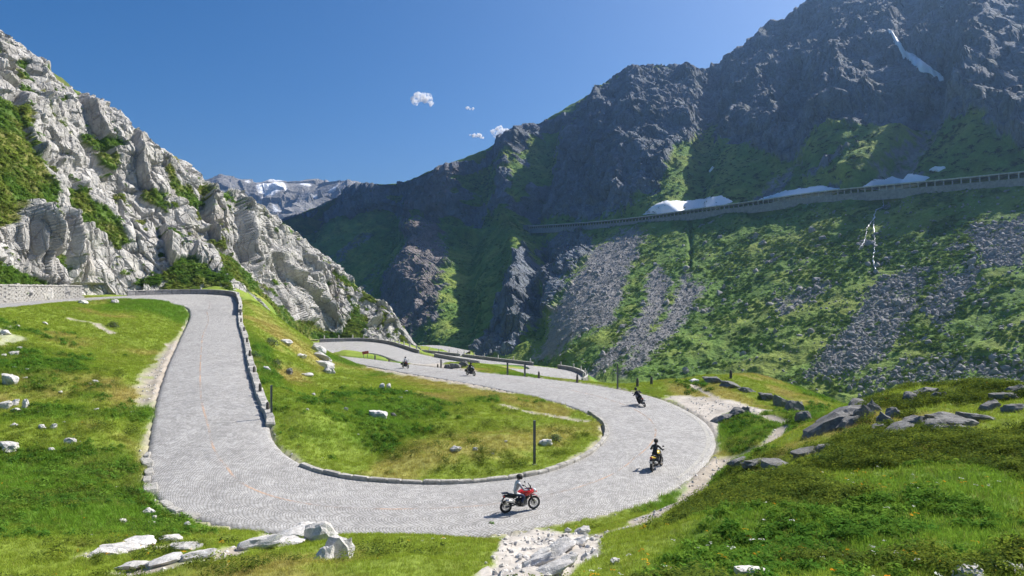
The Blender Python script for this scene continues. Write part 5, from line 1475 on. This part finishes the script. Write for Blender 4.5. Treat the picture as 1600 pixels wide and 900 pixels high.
hue = rng.random((len(x), 1)); white = (rng.random((len(x), 1)) < .35)
scatter('flowers', FLOW, p0, r0, s0, np.where(white, np.array([.75, .75, .70]), np.array([.75, .48, .03]) * hue + np.array([.75, .32, .03]) * (1 - hue)), 'yellow, orange and white meadow flowers')
# gravel crumbs along bare ground
SCR = []
for k in range(5):
    me = rock_mesh('scree_stone', 300 + k, 2, 12, .04); me.materials.append(M['scree']); SCR.append(bpy.data.objects.new('scree_stone', me))
PEB = []
for k in range(4):
    me = rock_mesh('pebble', 330 + k, 1, 9, .04); me.materials.append(M['granite']); PEB.append(bpy.data.objects.new('pebble', me))
x, y = gpts(60000, 8, 110, 1.2); dr_ = H(x, y, DR); b = H(x, y, bare_all)
k = (dr_ > .25) & (rng.random(len(x)) < sstep(.15, .7, b) * .55) & vis(x, y); x, y = x[k], y[k]
p0, r0, s0 = pack(x, y, .10, .8); r0[:, :2] *= 5
scatter('gravel', PEB, p0, r0, s0 * np.array([1.3, 1, .7]), np.ones((len(x), 3)) * .4, 'loose pale gravel on tracks and slab')

# mountain flank: shrub clumps on grass, stones on scree
def flank_points(n, tlo, thi, pxlo=440, pxhi=1660):
    px = rng.uniform(pxlo, pxhi, n); t_ = rng.uniform(tlo, thi, n); return px, t_
def sheet_val(A_, px, t_): return sheet_at(px, t_, A_[..., None])[..., 0]
px, t_ = flank_points(40000, 1.0, 2.97)
k = rng.random(len(px)) < sheet_val(grassm, px, t_) ** 1.5 * sstep(-.35, .25, sheet_val(wm2, px, t_) + .7 * sheet_val(wm3, px, t_)); px, t_ = px[k], t_[k]
p0 = sheet_at(px, t_); n = len(px)
s = rng.uniform(.4, 1.15, n) * (.75 + p0[:, 1] / 900)
m_ = rng.random((n, 1)) ** 1.5 * sstep(-.3, .5, sheet_val(wm, px, t_))[:, None]
scatter('slope_shrubs', CLUMP, p0 - np.array([0, 0, .2]), np.stack([rng.normal(0, .2, n) + .3, rng.normal(0, .2, n) - .35, rng.uniform(0, 6.28, n)], -1), np.stack([s * 1.2, s * 1.2, s], -1), np.array([.10, .185, .035]) * (1 - m_) + np.array([.22, .29, .055]) * m_, 'green alder and shrub clumps over the far slope')
px, t_ = flank_points(14000, 3.05, 5.2)
k = rng.random(len(px)) < sheet_val(grassm, px, t_) ** 2 * .8; px, t_ = px[k], t_[k]; p0 = sheet_at(px, t_); n = len(px); s = rng.uniform(.8, 2.0, n)
scatter('upper_slope_shrubs', CLUMP, p0 - np.array([0, 0, .3]), np.stack([rng.normal(0, .2, n), rng.normal(0, .2, n) - .4, rng.uniform(0, 6.28, n)], -1), np.stack([s * 1.3, s * 1.3, s * .8], -1), np.tile(np.array([.055, .095, .022]), (n, 1)), 'shrub clumps on grass above the gallery')
px, t_ = flank_points(95000, 1.0, 2.95, 780)
k = rng.random(len(px)) < np.clip(sheet_val(scree, px, t_) * 1.0 + .03, 0, 1); px, t_ = px[k], t_[k]
p0 = sheet_at(px, t_); n = len(px); s = np.exp(rng.normal(-.25, .5, n)) * (.65 + .35 * sstep(1150, 1300, px)) * 1.1; s = np.clip(s, .3, 3.0)
scatter('scree', SCR, p0, rng.uniform(0, 6.28, (n, 3)), np.stack([s, s * .8, s * .65], -1), np.ones((n, 3)) * .3, 'loose grey scree stones on the far slope')
# the largest blocks of the slope, each on its own
SCRB = []
for k in range(5):
    me = SCR[k].data.copy(); SCRB.append(me)
px, t_ = flank_points(900, 1.05, 2.6, 860); k = rng.random(len(px)) < np.clip(sheet_val(scree, px, t_) + .25, 0, 1) * sheet_val(1 - rock, px, t_); px, t_ = px[k][:150], t_[k][:150]
for q in sheet_at(px, t_):
    o = link('boulder', random.choice(SCRB)); s = random.uniform(2.4, 4.6) * (q[1] / 300) ** .5; o.location = q; o.scale = (s, s * .8, s * .7); o.rotation_euler = [random.uniform(0, 6) for _ in range(3)]
    tag(o, 'large grey block lying on the far slope among shrubs and scree', 'boulder', 'large blocks on the far slope')

# grass and scrub rooted on the ledges of the near cliff
ci = rng.integers(2, 395, 90000); cj = rng.integers(60, len(xq) - 80, 90000)
k = rng.random(90000) < gm[ci, cj, 0] * .40 + .004; ci, cj = ci[k], cj[k]
p0 = CV2[ci, cj]; n = len(p0); s = np.exp(rng.normal(-1.0, .35, n)); m_ = (gdry[ci, cj] * .7 + .3 * rng.random((n, 1)))
scatter('ledge_scrub', CLUMP, p0 - np.array([0, 0, .05]), np.stack([rng.normal(.3, .3, n), rng.normal(.3, .3, n), rng.uniform(0, 6.28, n)], -1), np.stack([s * 1.3, s * 1.3, s * .8], -1), np.array([.11, .22, .035]) * (1 - m_) + np.array([.24, .29, .06]) * m_, 'tussocks and low scrub on the ledges of the near cliff')

# bushes that stand out singly
M['bush'] = leaf_mat('bush_leaf')
def bush(px, py, w, label, col, seed):
    m, nt, N, L, b = new_mat('bush_leaves'); b.inputs['Base Color'].default_value = (*col, 1); b.inputs['Roughness'].default_value = .8
    g = ground(px, py); s = w * g[1] / FPX
    t = empty('shrub', g); tag(t, label, 'shrub')
    v, f = leaves(seed, 420, s * .5, s * .42, s * .035 + .02, .05)
    me = bpy.data.meshes.new('foliage'); me.from_pydata([tuple(q) for q in v], [], f); me.materials.append(m); link('foliage', me, t)
    mb = MB(); r = random.Random(seed)
    for k in range(6):
        a = r.uniform(0, 6.28); mb.tube([(0, 0, -.1), (.2 * s * math.cos(a), .2 * s * math.sin(a), .2 * s), (.33 * s * math.cos(a), .33 * s * math.sin(a), .33 * s)], [.03, .02, .008], 5)
    mb.build('stems', M['boot'], t)
bush(176, 512, 22, 'dark lone bush in the upper left meadow', (.035, .06, .02), 1)
bush(424, 540, 30, 'grey-green rounded bush on the slope right of the climbing straight', (.05, .075, .035), 2)
bush(432, 572, 24, 'low willow bush below the rounded bush', (.06, .10, .03), 3)
bush(768, 826, 22, 'bright leafy plant at the road edge left of the red motorcycle', (.07, .15, .02), 4)
bush(397, 560, 26, 'bright green bush at the foot of the low wall', (.05, .11, .02), 6)
bush(868, 690, 24, 'tall grassy herb beside the stone and pole inside the hairpin', (.06, .12, .025), 7)

# ------------------------------------------------------------------ clouds far behind the mountain
def cloud(px, py, w, h, seed, label):
    d = 6500.0; c0 = P(px, py, d); s = d / FPX
    r = random.Random(seed)
    bm = bmesh.new()
    for k in range(9):
        u = r.uniform(-.42, .42); rad = h * s * r.uniform(.16, .34) * (1 - abs(u) * .9)
        bmesh.ops.create_icosphere(bm, subdivisions=3, radius=rad, matrix=Matrix.Translation(Vector((u * w * s, r.uniform(-.2, .2) * w * s, r.uniform(-.25, .28) * h * s * (1 - abs(u))))))
    V = np.array([v.co[:] for v in bm.verts]); n_ = np.array([v.normal[:] for v in bm.verts])
    bm.normal_update()
    nz = fbm(V / (h * s * .18), 4, seed)
    for v, q in zip(bm.verts, nz): v.co += v.normal * float(q) * h * s * .14
    me = bpy.data.meshes.new('cloud'); bm.to_mesh(me); bm.free()
    m = bpy.data.materials.new('cloud_vapour'); m.use_nodes = True
    N, L = m.node_tree.nodes, m.node_tree.links; N.remove(N['Principled BSDF'])
    v = N.new('ShaderNodeVolumePrincipled'); v.inputs['Color'].default_value = (1, 1, 1, 1); v.inputs['Anisotropy'].default_value = .3
    tc = N.new('ShaderNodeTexCoord'); nt = noise_node(N, L, tc.outputs['Object'], 1 / (h * s * .22), 5, .65)
    L.new(maprange(N, L, nt.outputs['Fac'], .42, .62, 0, DENS / (h * s)), v.inputs['Density'])
    L.new(v.outputs[0], N['Material Output'].inputs['Volume'])
    me.materials.append(m)
    o = link('cloud', me); o.location = c0; tag(o, label, 'cloud')
DENS = 14.0
cloud(658, 157, 52, 26, 3, 'largest small white cloud in the middle of the sky')
cloud(734, 169, 16, 8, 4, 'tiny cloud wisp right of the largest cloud')
cloud(745, 213, 26, 12, 5, 'small faint cloud, left one above the ridge')
cloud(783, 208, 30, 26, 6, 'small bright cloud touching the ridge skyline')

# ------------------------------------------------------------------ air of the valley
def make_haze():
    mb = MB().box((150, 1080, 175), (2700, 2900, 590))
    m = bpy.data.materials.new('valley_haze'); m.use_nodes = True
    N, L = m.node_tree.nodes, m.node_tree.links
    N.remove(N['Principled BSDF'])
    v = N.new('ShaderNodeVolumePrincipled')
    v.inputs['Color'].default_value = (.36, .60, 1.0, 1)
    v.inputs['Density'].default_value = HAZE
    v.inputs['Anisotropy'].default_value = .65
    L.new(v.outputs[0], N['Material Output'].inputs['Volume'])
    tag(mb.build('haze', m), kind='stuff')
HAZE = 0.00014
make_haze()
